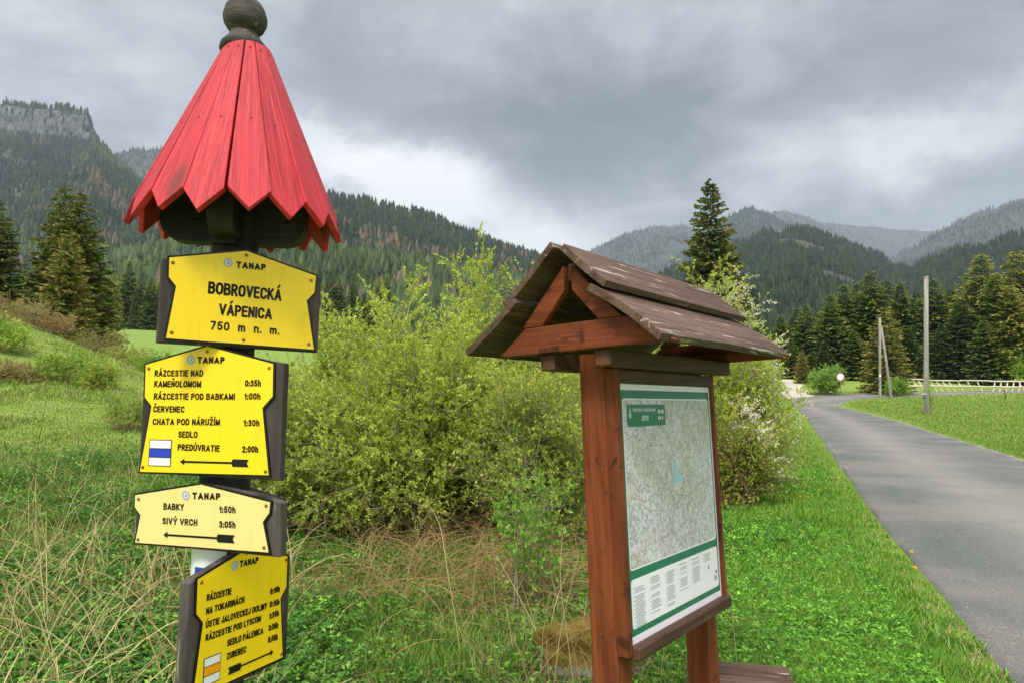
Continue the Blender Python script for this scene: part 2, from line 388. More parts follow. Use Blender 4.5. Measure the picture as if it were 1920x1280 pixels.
# heights are interpolated as elevation slope (z / distance) so far points do not swamp near ones
_h = _tp[:, 2] / (np.hypot(_tp[:, 0], _tp[:, 1]) + 6)
_c = np.linalg.solve(_A, np.concatenate([_h, np.zeros(3)]))
def terrain(x, y):
    x = np.asarray(x, float); y = np.asarray(y, float); r = np.hypot(x, y); k = np.minimum(1, 185 / np.maximum(r, 1e-6)); x1 = x * k; y1 = y * k
    q = _warp(x1, y1); sh = q.shape[:-1]; q = q.reshape(-1, 2); out = np.empty(len(q))
    for i in range(0, len(q), 20000):
        s = q[i:i + 20000]; out[i:i + 20000] = _k(np.linalg.norm(s[:, None] - _q[None], axis=-1)) @ _c[:_n] + _c[_n] + s @ _c[_n + 1:]
    z = out.reshape(sh) * (np.minimum(r, 185) + 6)
    return z + .05 * (fbm(x * .8 + 40, y * .8 + 40, 2) - .5) * np.clip(r / 12, .3, 1)
def ground_hit(px, py):
    d = rayd(px, py); t = np.geomspace(2.5, 190, 1500); P = CAM + d * t[:, None]; b = P[:, 2] < terrain(P[:, 0], P[:, 1])
    i = int(np.argmax(b)) if b.any() else len(t) - 1
    return P[i, 0], P[i, 1]

# road edges (photo pixels -> ground)
EDGE_L = [ground_hit(*p) for p in [(1990, 1400), (1880, 1262), (1800, 1160), (1700, 1052), (1640, 975), (1582, 890), (1540, 826), (1512, 783), (1494, 765)]]
EDGE_R = [ground_hit(*p) for p in [(2700, 1160), (2420, 1030), (2210, 950), (2050, 900), (1920, 862), (1800, 824), (1700, 793), (1630, 775), (1572, 761)]]
def polyline(pts, n):
    P = np.array(pts); s = np.concatenate([[0], np.cumsum(np.linalg.norm(np.diff(P, axis=0), axis=1))]); u = np.linspace(0, s[-1], n) ** 1.0
    out = np.stack([np.interp(u, s, P[:, 0]), np.interp(u, s, P[:, 1])], -1)
    for _ in range(int(n / 24)): out[1:-1] = (out[:-2] + out[1:-1] * 2 + out[2:]) / 4
    return out
def ribbon(name, L, Rr, n, m, dz, mt, jag=.12):
    L = polyline(L, n); Rr = polyline(Rr, n); f = np.concatenate([[0, .012], np.linspace(.03, .97, m - 4), [.988, 1]])
    G = L[:, None] * (1 - f[None, :, None]) + Rr[:, None] * f[None, :, None]
    ac = nrm(Rr - L); arc = np.arange(n)
    G[:, 0] -= ac * (jag * (fbm(arc * .35, arc * 0 + 3, 3) - .5) * 2)[:, None]; G[:, -1] += ac * (jag * (fbm(arc * .35, arc * 0 + 9, 3) - .5) * 2)[:, None]
    z = terrain(G[..., 0], G[..., 1]); z = np.maximum(z, np.maximum(z[:, :1] * (1 - f) + z[:, -1:] * f, z)) + dz * np.where((f == 0) | (f == 1), -1.6, 1.0)
    V = np.concatenate([G, z[..., None]], -1).reshape(-1, 3)
    i = (np.arange(n - 1)[:, None] * m + np.arange(m - 1)[None]).ravel()
    T = np.concatenate([np.stack([i, i + 1, i + m + 1], -1), np.stack([i, i + m + 1, i + m], -1)])
    e = np.abs(f * 2 - 1) ** 3 * np.where(f < .5, .72, 1.0); track = np.exp(-((f - .42) / .16) ** 2)
    C = np.broadcast_to(np.stack([e, track, f], -1)[None], (n, m, 3)).reshape(-1, 3)
    o = npmesh(name, V, T, mt, col=C, smooth=True); tag(o, kind='structure'); return o
BR_T = [(1476, 746), (1520, 741), (1580, 738.5), (1660, 737.5), (1800, 733.5), (1925, 730.5), (2200, 728)]
BR_B = [(1494, 766), (1540, 764), (1572, 760), (1600, 749), (1660, 745.5), (1800, 739.5), (1925, 735.5), (2200, 733)]
GP_L = [(1472, 748), (1462, 728), (1466, 710), (1476, 699), (1490, 692)]
GP_R = [(1530, 743), (1497, 733), (1506, 722), (1515, 711), (1504, 703), (1506, 694)]
BT = [ground_hit(*p) for p in BR_T]; BB = [ground_hit(*p) for p in BR_B]; GL = [ground_hit(*p) for p in GP_L]; GR = [ground_hit(*p) for p in GP_R]
ribbon('road', EDGE_L, EDGE_R, 220, 15, .025, M['asphalt'])
ribbon('side_road', BT, BB, 160, 7, .034, M['asphalt'], .05)
ribbon('gravel_path', GL, GR, 60, 7, .042, M['gravel'], .3)
_el = np.array(polyline(EDGE_L, 120)); _er = np.array(polyline(EDGE_R, 120))
def inpoly(x, y, poly):
    poly = np.asarray(poly); c = np.zeros(np.shape(x), bool); j = len(poly) - 1
    for i in range(len(poly)):
        xi, yi = poly[i]; xj, yj = poly[j]
        c ^= ((yi > y) != (yj > y)) & (x < (xj - xi) * (y - yi) / (yj - yi + 1e-12) + xi); j = i
    return c
ROADP = np.concatenate([_el, _er[::-1]]); BRP = np.array(BT + BB[::-1]); GPP = np.array(GL + GR[::-1])
def onroad(x, y): return inpoly(x, y, ROADP) | inpoly(x, y, BRP) | inpoly(x, y, GPP)
def roaddist(x, y):
    P = np.concatenate([_el, _er]); d = np.full(np.shape(x), 1e9)
    for p in P: d = np.minimum(d, np.hypot(x - p[0], y - p[1]))
    return d

def build_ground():
    rs = np.concatenate([[0.0], np.geomspace(.8, 260, 330), np.geomspace(280, 8000, 22)])
    az = np.concatenate([np.linspace(-58, 58, 420), np.linspace(60, 298, 80)]); az = np.radians(az)
    A, Rr = np.meshgrid(az, rs); X = np.sin(A) * Rr; Y = np.cos(A) * Rr; Z = terrain(X, Y)
    Z = np.where(Rr > 400, Z - (Rr - 400) * .008, Z)
    n, m = X.shape; V = np.stack([X, Y, Z], -1).reshape(-1, 3)
    i = (np.arange(n - 1)[:, None] * m + np.arange(m)[None]); j = (np.arange(n - 1)[:, None] * m + (np.arange(m)[None] + 1) % m)
    T = np.concatenate([np.stack([i, j, j + m], -1).reshape(-1, 3), np.stack([i, j + m, i + m], -1).reshape(-1, 3)])
    x, y = V[:, 0], V[:, 1]
    g1 = np.array(lin(120, 140, 58)); g2 = np.array(lin(134, 150, 76)); dry = np.array(lin(150, 134, 88)); soil = np.array(lin(84, 72, 48)); lush = np.array(lin(74, 128, 34))
    f = fbm(x * .12, y * .12)[:, None]; C = g1 * (1 - f) + g2 * f
    rd = np.minimum(np.hypot(x - 2.5, y - 6), 9)
    def mixin(C, c, wgt): return C * (1 - wgt[:, None]) + c * wgt[:, None]
    C = mixin(C, lush, np.clip((x * 1.0 - .3) / 1.0, 0, 1) * np.clip((40 - y) / 20, 0, 1) * (y > 0) * .7)
    C = mixin(C, soil, np.exp(-((x + .8) / 2.2) ** 2 - ((y - 7.6) / 2.2) ** 2) * .85)
    C = mixin(C, dry, np.clip(fbm(x * .9, y * .9) * 2.2 - .75, 0, 1) * np.exp(-((x + .3) / 2.0) ** 2 - ((y - 5.4) / 1.8) ** 2))
    px, py = project(V); band = np.clip((x + 30) / 10, 0, 1) * 0
    C = mixin(C, dry, .55 * np.exp(-((y - 12.6) / 1.1) ** 2) * np.clip(-(x + 2.5) / 2, 0, 1))      # mown edge below the bank
    far = np.clip((np.hypot(x, y) - 70) / 60, 0, 1) * (x < 10); C = mixin(C, np.array(lin(122, 150, 74)), far * .8)
    o = npmesh('ground', V, T, M['ground'], col=C, smooth=True); tag(o, kind='structure')
build_ground()

# ------------------------------------------------------------------ hills and their far woods
def conifers(P, h, r, C, tiers, sides, seed=0, jag=.55):
    """many small layered conifers as plain arrays; star-shaped whorls"""
    g = np.random.default_rng(seed); n = len(P); parts = []; ns = sides * 2
    ang0 = g.random(n) * 6.28
    for k in range(tiers):
        f = k / tiers; top = h * (1 - .86 * f * f - .1 * f) if k else h; low = h * (1 - .86 * ((k + 1.35) / tiers) ** 1.0); low = np.maximum(low, h * .04)
        rr = r * (.22 + .78 * ((k + 1) / tiers) ** .85)
        a = ang0[:, None] + k * .7 + np.arange(ns)[None] * 2 * np.pi / ns
        rad = rr[:, None] * np.where(np.arange(ns)[None] % 2 == 0, 1.0, 1 - jag) * (.7 + .6 * g.random((n, ns)))
        ring = np.stack([P[:, None, 0] + np.cos(a) * rad, P[:, None, 1] + np.sin(a) * rad, P[:, None, 2] + low[:, None] + h[:, None] * .05 * (g.random((n, ns)) - .5)], -1)
        apex = P + np.stack([0 * h, 0 * h, top], -1)
        V = np.concatenate([apex[:, None], ring], 1).reshape(-1, 3)
        b = (np.arange(n) * (ns + 1))[:, None]; i = np.arange(ns)[None]
        T = np.stack([np.broadcast_to(b, (n, ns)), b + 1 + i, b + 1 + (i + 1) % ns], -1).reshape(-1, 3)
        cc = np.repeat(C[:, None] * (.85 + .3 * g.random((n, 1, 1))), ns + 1, 1).copy(); cc[:, 1::2] *= 1.25
        parts.append((V, T, cc.reshape(-1, 3)))
    return join(parts)
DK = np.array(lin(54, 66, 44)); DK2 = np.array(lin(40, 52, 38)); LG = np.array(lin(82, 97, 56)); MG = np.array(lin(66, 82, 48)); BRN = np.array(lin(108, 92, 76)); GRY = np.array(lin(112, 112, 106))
def hill(name, ridge, D, db, p, ntree, hmean, mt, amp=.05, tmax=1.0, cliff=None, palette='dark', seed=1, nr=70, tiers=3, sides=4, colstep=4, dpow=1.0, zb=None, bare=0):
    g = np.random.default_rng(seed); rp = np.array(ridge, float)
    px = np.arange(rp[0, 0], rp[-1, 0] + 1, colstep); py = np.interp(px, rp[:, 0], rp[:, 1])
    Dn = D * (1 + .10 * (fbm(px * .006 + seed, px * 0, 3) - .5))
    py = py + (fbm(px * .05, px * 0 + seed, 3) - .5) * 5
    t = np.linspace(0, 1, nr) ** 1.6
    ridgez = np.array([at(a, b, d)[2] for a, b, d in zip(px, py, Dn)])
    Yb = np.full(len(px), float(db)); zbase = (terrain((px - 960) / F * np.minimum(Yb, 180), np.minimum(Yb, 180)) - 4) if zb is None else np.full(len(px), float(zb))
    Yg = Dn[None] + (Yb - Dn)[None] * t[:, None]
    prof = (1 - t[:, None]) ** p
    if cliff is not None:
        hc = np.interp(px, cliff[0], cliff[1])[None]; cut = np.clip((t[:, None] - .012) / .012, 0, 1) * np.clip((1.02 - t[:, None]) / .6, 0, 1)
        prof = prof - hc * cut * .8
    Zg = zbase[None] + (ridgez - zbase)[None] * prof
    Xg = (px - 960)[None] / F * Yg / 1.0
    Zg = Zg + (ridgez - zbase)[None] * amp * (fbm(Xg / (D * .09) + seed, Yg / (D * .09), 4) - .5) * np.clip(t[:, None] * 6, 0, 1) * np.clip((1 - t[:, None]) * 5, 0, 1) * 2
    # back slope
    Yk = Dn[None] * np.array([[1.35], [1.12]]); Zk = zbase[None] + (ridgez - zbase)[None] * np.array([[.3], [.75]]); Xk = (px - 960)[None] / F * Yk
    X = np.concatenate([Xk, Xg]); Y = np.concatenate([Yk, Yg]); Z = np.concatenate([Zk, Zg])
    n, m = X.shape; V = np.stack([X, Y, Z], -1).reshape(-1, 3)
    i = (np.arange(n - 1)[:, None] * m + np.arange(m - 1)[None]).ravel()
    T = np.concatenate([np.stack([i, i + m + 1, i + 1], -1), np.stack([i, i + m, i + m + 1], -1)])
    o = npmesh(name, V, T, mt, smooth=False); tag(o, kind='structure')
    # trees
    N0 = ntree * 2; tt = g.random(N0) ** dpow * tmax; ci = g.random(N0) * (m - 1.001); ri = np.interp(tt, t, np.arange(nr))
    a = np.floor(ri).astype(int).clip(0, nr - 2); b = np.floor(ci).astype(int); fa = ri - a; fb = ci - b
    def bil(G): return (G[a, b] * (1 - fb) + G[a, b + 1] * fb) * (1 - fa) + (G[a + 1, b] * (1 - fb) + G[a + 1, b + 1] * fb) * fa
    P = np.stack([bil(Xg), bil(Yg), bil(Zg)], -1)
    dz = np.abs(Zg[a + 1, b] - Zg[a, b]) / (np.abs(Yg[a + 1, b] - Yg[a, b]) + 1e-6)
    keep = (dz < 1.1) | (g.random(N0) < .42)
    if bare: keep &= fbm(P[:, 0] / (D * .05) + 9, P[:, 1] / (D * .05)) + .15 * (g.random(N0) - .5) < bare
    P = P[keep][:ntree]; tt = tt[keep][:ntree]; k = len(P)
    zone = fbm(P[:, 0] / 130 + 3 * seed, P[:, 1] / 130, 4); z2 = g.random(k)
    C = np.where((z2 < .5)[:, None], DK, DK2) * (.8 + .4 * g.random((k, 1)))
    if palette == 'mixed':
        lowish = np.clip((.95 - P[:, 1] / 1100), 0, 1); ml = (zone * .9 + lowish * .55 + .25 * (z2 - .5)) > .63
        C = np.where(ml[:, None], np.where((z2 < .5)[:, None], LG, MG) * (.8 + .4 * g.random((k, 1))), C)
        br = (zone < .34) & (z2 > .55); C = np.where(br[:, None], BRN * (.7 + .5 * g.random((k, 1))), C)
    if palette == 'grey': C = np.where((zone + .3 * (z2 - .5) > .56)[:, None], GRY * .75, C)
    h = hmean * (.6 + .75 * g.random(k)) * np.where(fbm(P[:, 0] / 40, P[:, 1] / 40, 2) > .5, 1.1, .85)
    r = h * (.15 + .09 * g.random(k))
    V, T, CC = conifers(P - np.array([0, 0, .5]), h, r, C, tiers, sides, seed)
    f = npmesh('forest', V, T, M['forest'], col=CC); tag(f, {'cliff': 1}.get(name) and '' or FLABEL[name], 'forest', None, 'stuff')
FLABEL = {'cliff_mountain': 'dark conifer forest covering the cliff topped mountain at the left', 'middle_ridge': 'mixed spruce and larch forest on the long slope behind the red roof and the willow thicket',
          'far_left_ridge': 'bluish forest on the distant ridge just beside the cliff', 'cloudy_slope': 'hazy forest on the slope that fades into cloud left of the lone tall spruce', 'pointed_peak': 'forest on the rounded blue peak right of the lone tall spruce',
          'second_peak': 'pale forest on the second peak just behind the rounded blue peak', 'frosted_slope': 'frosted pale forest on the far slope under the cloud', 'front_hill': 'dark conifer forest with thin patches on the broad hill behind the meadow wood',
          'right_mountain': 'grey blue forest on the mountain at the right edge', 'right_foothill': 'dark blue forest on the low foothill in front of the right mountain'}
hill('far_left_ridge', [(120, 330), (190, 295), (222, 284), (260, 282), (300, 279), (360, 276), (430, 300), (560, 370), (640, 420)], 3600, 2200, 1.1, 3600, 23, M['hill'], tmax=.5, seed=3, tiers=2, nr=24, zb=380)
hill('cliff_mountain', [(-260, 150), (-120, 186), (0, 199), (60, 203), (110, 209), (142, 215), (152, 246), (168, 270), (190, 292), (215, 312), (250, 342), (300, 390), (360, 440), (460, 520)], 1900, 420, 1.12, 18000, 19, M['cliff'], seed=4,
     cliff=((-260, 100, 142, 160), (.12, .13, .12, .0)), palette='mixed', nr=110, dpow=1.3)
hill('middle_ridge', [(-300, 540), (0, 500), (120, 470), (200, 430), (300, 372), (440, 352), (560, 360), (610, 373), (700, 389), (760, 402), (800, 410), (850, 432), (900, 452), (960, 472), (1030, 497), (1100, 536), (1250, 610), (1400, 690)], 1350, 215, 1.18, 24000, 18, M['hill'], seed=5, palette='mixed', dpow=1.15, nr=90)
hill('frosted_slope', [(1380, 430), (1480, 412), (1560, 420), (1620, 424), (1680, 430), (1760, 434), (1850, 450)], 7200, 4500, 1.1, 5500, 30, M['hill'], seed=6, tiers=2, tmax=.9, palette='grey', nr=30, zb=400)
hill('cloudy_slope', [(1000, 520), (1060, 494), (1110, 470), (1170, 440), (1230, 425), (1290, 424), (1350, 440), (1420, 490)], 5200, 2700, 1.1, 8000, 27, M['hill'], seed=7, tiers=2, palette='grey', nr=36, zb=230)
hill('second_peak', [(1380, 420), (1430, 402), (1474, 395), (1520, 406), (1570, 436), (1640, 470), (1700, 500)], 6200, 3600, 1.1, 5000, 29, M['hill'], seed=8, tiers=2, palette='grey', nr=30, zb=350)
hill('pointed_peak', [(1250, 500), (1310, 455), (1365, 413), (1408, 389), (1450, 402), (1490, 425), (1540, 450), (1600, 490)], 4300, 2300, 1.1, 8000, 26, M['hill'], seed=9, tiers=2, nr=36, zb=200, bare=.62)
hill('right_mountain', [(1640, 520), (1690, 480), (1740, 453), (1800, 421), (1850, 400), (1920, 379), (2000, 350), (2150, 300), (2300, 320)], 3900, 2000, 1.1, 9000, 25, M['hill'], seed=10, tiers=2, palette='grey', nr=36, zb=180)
hill('front_hill', [(1120, 600), (1200, 545), (1300, 497), (1385, 466), (1440, 441), (1500, 432), (1560, 449), (1620, 474), (1700, 505), (1760, 550), (1830, 600)], 1450, 240, 1.25, 14000, 17, M['hill'], seed=11, tiers=3, nr=80, bare=.54, dpow=1.2)
hill('right_foothill', [(1600, 590), (1690, 535), (1740, 502), (1800, 481), (1860, 468), (1920, 450), (2050, 415), (2250, 380), (2400, 420)], 1150, 240, 1.2, 9000, 17, M['hill'], seed=12, nr=60, dpow=1.2)

# ------------------------------------------------------------------ lettering
def arc(cx, cy, rx, ry, a0, a1, n=9): return [(cx + rx * math.cos(R_(a0 + (a1 - a0) * k / n)), cy + ry * math.sin(R_(a0 + (a1 - a0) * k / n))) for k in range(n + 1)]
ST = [(0, 0), (0, 1)]
GLYPH = {                                                            # centre lines of a narrow bold grotesque, cap height 1
 'A': [[(0, 0), (.28, 1), (.56, 0)], [(.09, .27), (.47, .27)]], 'B': [ST, [(0, 1), (.27, 1)] + arc(.27, .77, .19, .23, 90, -90) + [(0, .54)], [(0, .54), (.28, .54)] + arc(.28, .27, .21, .27, 90, -90) + [(0, 0)]],
 'C': [arc(.26, .70, .26, .30, 15, 180) + arc(.26, .30, .26, .30, 180, 345)], 'D': [[(0, 0), (0, 1), (.20, 1)] + arc(.20, .68, .28, .32, 90, 0) + arc(.20, .32, .28, .32, 0, -90) + [(0, 0)]], 'E': [[(.40, 1), (0, 1), (0, 0), (.42, 0)], [(0, .53), (.37, .53)]],
 'H': [ST, [(.46, 0), (.46, 1)], [(0, .52), (.46, .52)]], 'I': [ST], 'J': [[(.34, 1), (.34, .25)] + arc(.17, .24, .17, .24, 0, -175)], 'K': [ST, [(.46, 1), (0, .40)], [(.15, .60), (.49, 0)]], 'L': [[(0, 1), (0, 0), (.39, 0)]],
 'M': [[(0, 0), (0, 1), (.29, .08), (.58, 1), (.58, 0)]], 'N': [[(0, 0), (0, 1), (.46, 0), (.46, 1)]], 'O': [arc(.27, .68, .27, .32, 0, 180) + arc(.27, .32, .27, .32, 180, 360) + [(.54, .68)]],
 'P': [ST, [(0, 1), (.25, 1)] + arc(.25, .74, .20, .26, 90, -90) + [(0, .48)]], 'R': [ST, [(0, 1), (.26, 1)] + arc(.26, .75, .19, .25, 90, -90) + [(0, .50)], [(.22, .50), (.47, 0)]],
 'S': [arc(.23, .76, .21, .24, 15, 255) + arc(.24, .26, .22, .26, 78, -165)], 'T': [[(0, 1), (.50, 1)], [(.25, 1), (.25, 0)]], 'U': [[(0, 1), (0, .28)] + arc(.24, .28, .24, .28, 180, 360) + [(.48, 1)]], 'V': [[(0, 1), (.27, 0), (.54, 1)]],
 'Y': [[(0, 1), (.26, .44), (.52, 1)], [(.26, .44), (.26, 0)]], 'Z': [[(0, 1), (.44, 1), (0, 0), (.46, 0)]],
 '0': [arc(.20, .70, .20, .30, 0, 180) + arc(.20, .30, .20, .30, 180, 360) + [(.40, .70)]], '1': [[(0, .72), (.17, .98), (.17, 0)]], '2': [arc(.20, .74, .20, .26, 170, -25) + [(0, 0), (.42, 0)]], '3': [arc(.19, .77, .18, .23, 155, -90), arc(.19, .27, .20, .27, 90, -155)],
 '5': [[(.37, 1), (.06, 1), (.03, .50)] + arc(.19, .31, .20, .31, 125, -155)], '6': [arc(.21, .74, .19, .26, 25, 180) + [(.01, .30)], arc(.21, .30, .20, .30, 0, 360, 14)], '7': [[(0, 1), (.41, 1), (.13, 0)]],
 ':': [[(0, 0), (0, .05)], [(0, .55), (0, .60)]], '.': [[(0, 0), (0, .05)]], '-': [[(0, .4), (.2, .4)]],
 'h': [ST, arc(.18, .46, .18, .24, 180, 0) + [(.36, 0)]], 'n': [[(0, 0), (0, .72)], arc(.18, .46, .18, .24, 180, 0) + [(.36, 0)]], 'm': [[(0, 0), (0, .72)], arc(.15, .48, .15, .22, 180, 0) + [(.30, 0)], arc(.45, .48, .15, .22, 180, 0) + [(.60, 0)]]}
ACC = {'Á': ('A', 'a'), 'Č': ('C', 'c'), 'Ň': ('N', 'c'), 'Ú': ('U', 'a'), 'Ž': ('Z', 'c'), 'Í': ('I', 'a'), 'Ý': ('Y', 'a')}
def put_text(bm, s, p0, p1, cap, y, st=.19):
    """thick-stroked lettering with its baseline from p0 to p1 (x,z), capital height cap, at depth y"""
    lines, x = [], 0.0
    for ch in s:
        if ch == ' ': x += .40; continue
        base, ac = ACC.get(ch, (ch, None)); g = GLYPH[base]; wd = max(p[0] for l in g for p in l); cx = x + wd / 2
        lines += [[(px + x, py) for px, py in l] for l in g]
        if ac == 'a': lines.append([(cx - .03, 1.15), (cx + .11, 1.33)])
        if ac == 'c': lines.append([(cx - .13, 1.34), (cx, 1.17), (cx + .13, 1.34)])
        x += wd + .30 + (st - .19) * 1.2
    x1 = max(p[0] for l in lines for p in l); p0 = np.array(p0, float); p1 = np.array(p1, float); d = p1 - p0; L = np.linalg.norm(d); d /= L; nn = np.array([-d[1], d[0]])
    hw = cap * st / 2; kx = (L - 2 * hw) / x1; ky = cap - 2 * hw
    V = lambda q: bm.verts.new((q[0], y, q[1]))
    for l in lines:
        P = [p0 + d * (hw + a * kx) + nn * (hw + c * ky if c <= 1 else cap + (c - 1) * cap * .9) for a, c in l]; w_ = hw if max(c for _, c in l) <= 1 else hw * .8
        for i, (a, b) in enumerate(zip(P, P[1:])):
            t = (b - a) / (np.linalg.norm(b - a) + 1e-12); o = np.array([-t[1], t[0]]) * w_; e0 = t * w_ * (1 if i == 0 else 0); e1 = t * w_ * (1 if i == len(P) - 2 else 0)
            bm.faces.new([V(a - e0 - o), V(b + e1 - o), V(b + e1 + o), V(a - e0 + o)])
        for q in P[1:-1]: bm.faces.new([V(q + w_ * np.array([math.cos(k * math.pi / 4), math.sin(k * math.pi / 4)])) for k in range(8)])
def flat(name, polys, y, m, parent, flip=True):
    bm = bmesh.new()
    for P in polys: bm.faces.new([bm.verts.new((a, y, b)) for a, b in P])
    me = bpy.data.meshes.new(name)
    for f in bm.faces:
        if f.normal.y > 0 or True:
            f.normal_update()
            if f.normal.y > 0: f.normal_flip()
    bm.to_mesh(me); bm.free(); return link(name, me, m, parent)
def inset(P, d):
    P = [np.array(p, float) for p in P]; n = len(P); out = []
    area = sum(P[i][0] * P[(i + 1) % n][1] - P[(i + 1) % n][0] * P[i][1] for i in range(n)); sg = 1 if area > 0 else -1
    for i in range(n):
        a, b, c = P[i - 1], P[i], P[(i + 1) % n]; e1 = (b - a) / np.linalg.norm(b - a); e2 = (c - b) / np.linalg.norm(c - b)
        n1 = np.array([-e1[1], e1[0]]) * sg; n2 = np.array([-e2[1], e2[0]]) * sg; q = n1 + n2
        out.append(tuple(b + q * d / max(.35, (1 + n1 @ n2)) ))
    return out
def disc(cx, cz, r, n=20): return [(cx + r * math.cos(2 * math.pi * k / n), cz + r * math.sin(2 * math.pi * k / n)) for k in range(n)]
def rotm(yaw, pitch, roll):
    return (Matrix.Rotation(R_(yaw), 4, 'Z') @ Matrix.Rotation(R_(pitch), 4, 'X') @ Matrix.Rotation(R_(roll), 4, 'Y'))
def screw(parent, x, z, y, r=.0042, m='screw'):
    bm = bmesh.new(); n = 12
    rings = [[bm.verts.new((x + rr * math.cos(2 * math.pi * k / n), yy, z + rr * math.sin(2 * math.pi * k / n))) for k in range(n)] for rr, yy in ((r * 1.15, y), (r, y - .0016), (r * .55, y - .0024))]
    for a, b in zip(rings, rings[1:]):
        for k in range(n): bm.faces.new((a[k], a[(k + 1) % n], b[(k + 1) % n], b[k]))
    bm.faces.new(rings[-1]); obj('screw', bm, M[m], parent, smooth=False)
def arrow(tip, tail, y, parent, hw, sh, fl):
    tip = np.array(tip); tail = np.array(tail); d = tail - tip; L = np.linalg.norm(d); d /= L; n = np.array([-d[1], d[0]])
    q = lambda a, b: tuple(tip + d * a + n * b)
    polys = [[q(0, 0), q(hw * 1.5, hw), q(hw * 1.5, -hw)], [q(hw * 1.4, sh), q(L - fl + .001, sh), q(L - fl + .001, -sh), q(hw * 1.4, -sh)],
             [q(L - fl, 0), q(L - fl + hw * .6, hw * 1.15), q(L + hw * .3, hw * 1.15), q(L - hw * .35, 0)], [q(L - fl, 0), q(L - hw * .35, 0), q(L + hw * .3, -hw * 1.15), q(L - fl + hw * .6, -hw * 1.15)]]
    flat('arrow', polys, y, M['ink'], parent)

# ------------------------------------------------------------------ signpost
TOP = np.array([-.80, 2., 2.616]); BOT = np.array([-.8274, 2., .776])
def axis(z): return BOT + (TOP - BOT) * ((z - BOT[2]) / (TOP[2] - BOT[2]))
post = empty('signpost', axis(terrain(-.83, 2.).item() - .02))
tag(post, 'tarred log signpost with a red plank cone roof, wooden ball and yellow hiking signs', 'signpost')
PB = Matrix.Translation(post.location)
lean = Vector((0, 0, 1)).rotation_difference(Vector(TOP - BOT).normalized()).to_matrix().to_4x4()
def onaxis(z): p = axis(z); return Vector((float(p[0]), float(p[1]), float(p[2])))
def place(o, z=None, loc=None, rot=None):
    """world placement of a child of the signpost"""
    Mx = Matrix.Translation(onaxis(z) if loc is None else Vector(loc)) @ (rot if rot is not None else lean)
    o.matrix_local = PB.inverted() @ Mx; return o
bm = bmesh.new(); lathe(bm, [(.075, -.05), (.073, .6), (.070, 1.2), (.066, 1.7), (.060, 2.3)], 14)
for v in bm.verts: a = math.atan2(v.co.y, v.co.x); k = 1 + .035 * math.sin(3 * a + v.co.z) ; v.co.x *= k; v.co.y *= k
bmesh.ops.subdivide_edges(bm, edges=[e for e in bm.edges if abs(e.verts[0].co.z - e.verts[1].co.z) > .3], cuts=3)
place(obj('post', bm, M['log'], post, smooth=True), loc=post.location)
# roof: sixteen planks with pointed ends
def roof_plank(k, n=16):
    a = (k + .1) * 2 * math.pi / n + random.uniform(-.018, .018); bm = bmesh.new()
    z0, z1, r0, r1 = .535, .040, .058, .262; tw = math.tan(math.pi / n)
    lift = random.uniform(-.004, .006)
    rt, rb = r0 * tw * 1.03, r1 * tw * random.uniform(.985, 1.03); tip = random.uniform(.058, .070)
    th = .017
    rows = [(r0, z0, rt)] + [(r0 + (r1 - r0) * f, z0 + (z1 - z0) * f, rt + (rb - rt) * f) for f in (.25, .5, .75, 1)]
    sl = math.atan2(z0 - z1, r1 - r0); nr, nz = math.sin(sl), math.cos(sl); e = .003 * ((k % 2) * 2 - 1) + lift
    outer, inner = [], []
    for i, (r, z, hw) in enumerate(rows):
        bow = .004 * math.sin(i * .8)
        outer.append([bm.verts.new((r + nr * (th / 2 + e * i / 4), s * hw, z + nz * (th / 2 + e * i / 4))) for s in (-1, 0, 1)])
        inner.append([bm.verts.new((r - nr * (th / 2 - e * i / 4), s * hw * .98, z - nz * (th / 2 - e * i / 4))) for s in (-1, 0, 1)])
    dr = (r1 - r0) / math.hypot(r1 - r0, z0 - z1); dz = (z1 - z0) / math.hypot(r1 - r0, z0 - z1)
    so = random.uniform(-.004, .004)
    to = bm.verts.new((r1 + dr * tip + nr * (th / 2 + e), so, z1 + dz * tip + nz * (th / 2 + e))); ti = bm.verts.new((r1 + dr * tip - nr * (th / 2 - e), so, z1 + dz * tip - nz * (th / 2 - e)))
    for L, fl in ((outer, 0), (inner, 1)):
        for A, B in zip(L, L[1:]):
            for j in (0, 1): bm.faces.new((A[j], A[j + 1], B[j + 1], B[j]))
    for j in (0, 2):
        for (A, B), (C, D) in zip(zip(outer, outer[1:]), zip(inner, inner[1:])): bm.faces.new((A[j], B[j], D[j], C[j]))
    for j in (0, 1): bm.faces.new((outer[0][j], outer[0][j + 1], inner[0][j + 1], inner[0][j]))
    for L, t in ((outer, to), (inner, ti)):
        bm.faces.new((L[-1][0], L[-1][1], t)); bm.faces.new((L[-1][1], L[-1][2], t))
    bm.faces.new((outer[-1][0], to, ti, inner[-1][0])); bm.faces.new((outer[-1][2], to, ti, inner[-1][2]))
    o = obj('roof_plank', bm, M['red0'], post)
    bevel = o.modifiers.new('b', 'BEVEL'); bevel.width = .0022; bevel.segments = 2; bevel.limit_method = 'ANGLE'; bevel.angle_limit = R_(50)
    place(o, loc=onaxis(2.078) + Vector((.013, 0, 0)), rot=lean @ Matrix.Rotation(a, 4, 'Z'))
    for f in (.05, .55):
        bm = bmesh.new(); r, z = r0 + (r1 - r0) * f + nr * (th / 2 + e * f + .0012), z0 + (z1 - z0) * f + nz * (th / 2 + e * f + .0012)
        bmesh.ops.create_circle(bm, cap_ends=True, radius=.0028, segments=8, matrix=Matrix.Translation((r, random.uniform(-.3, .3) * rt, z)) @ Matrix.Rotation(math.pi / 2 - sl, 4, 'Y'))
        obj('nail', bm, M['log'], o)
    return o
for k in range(16): roof_plank(k)
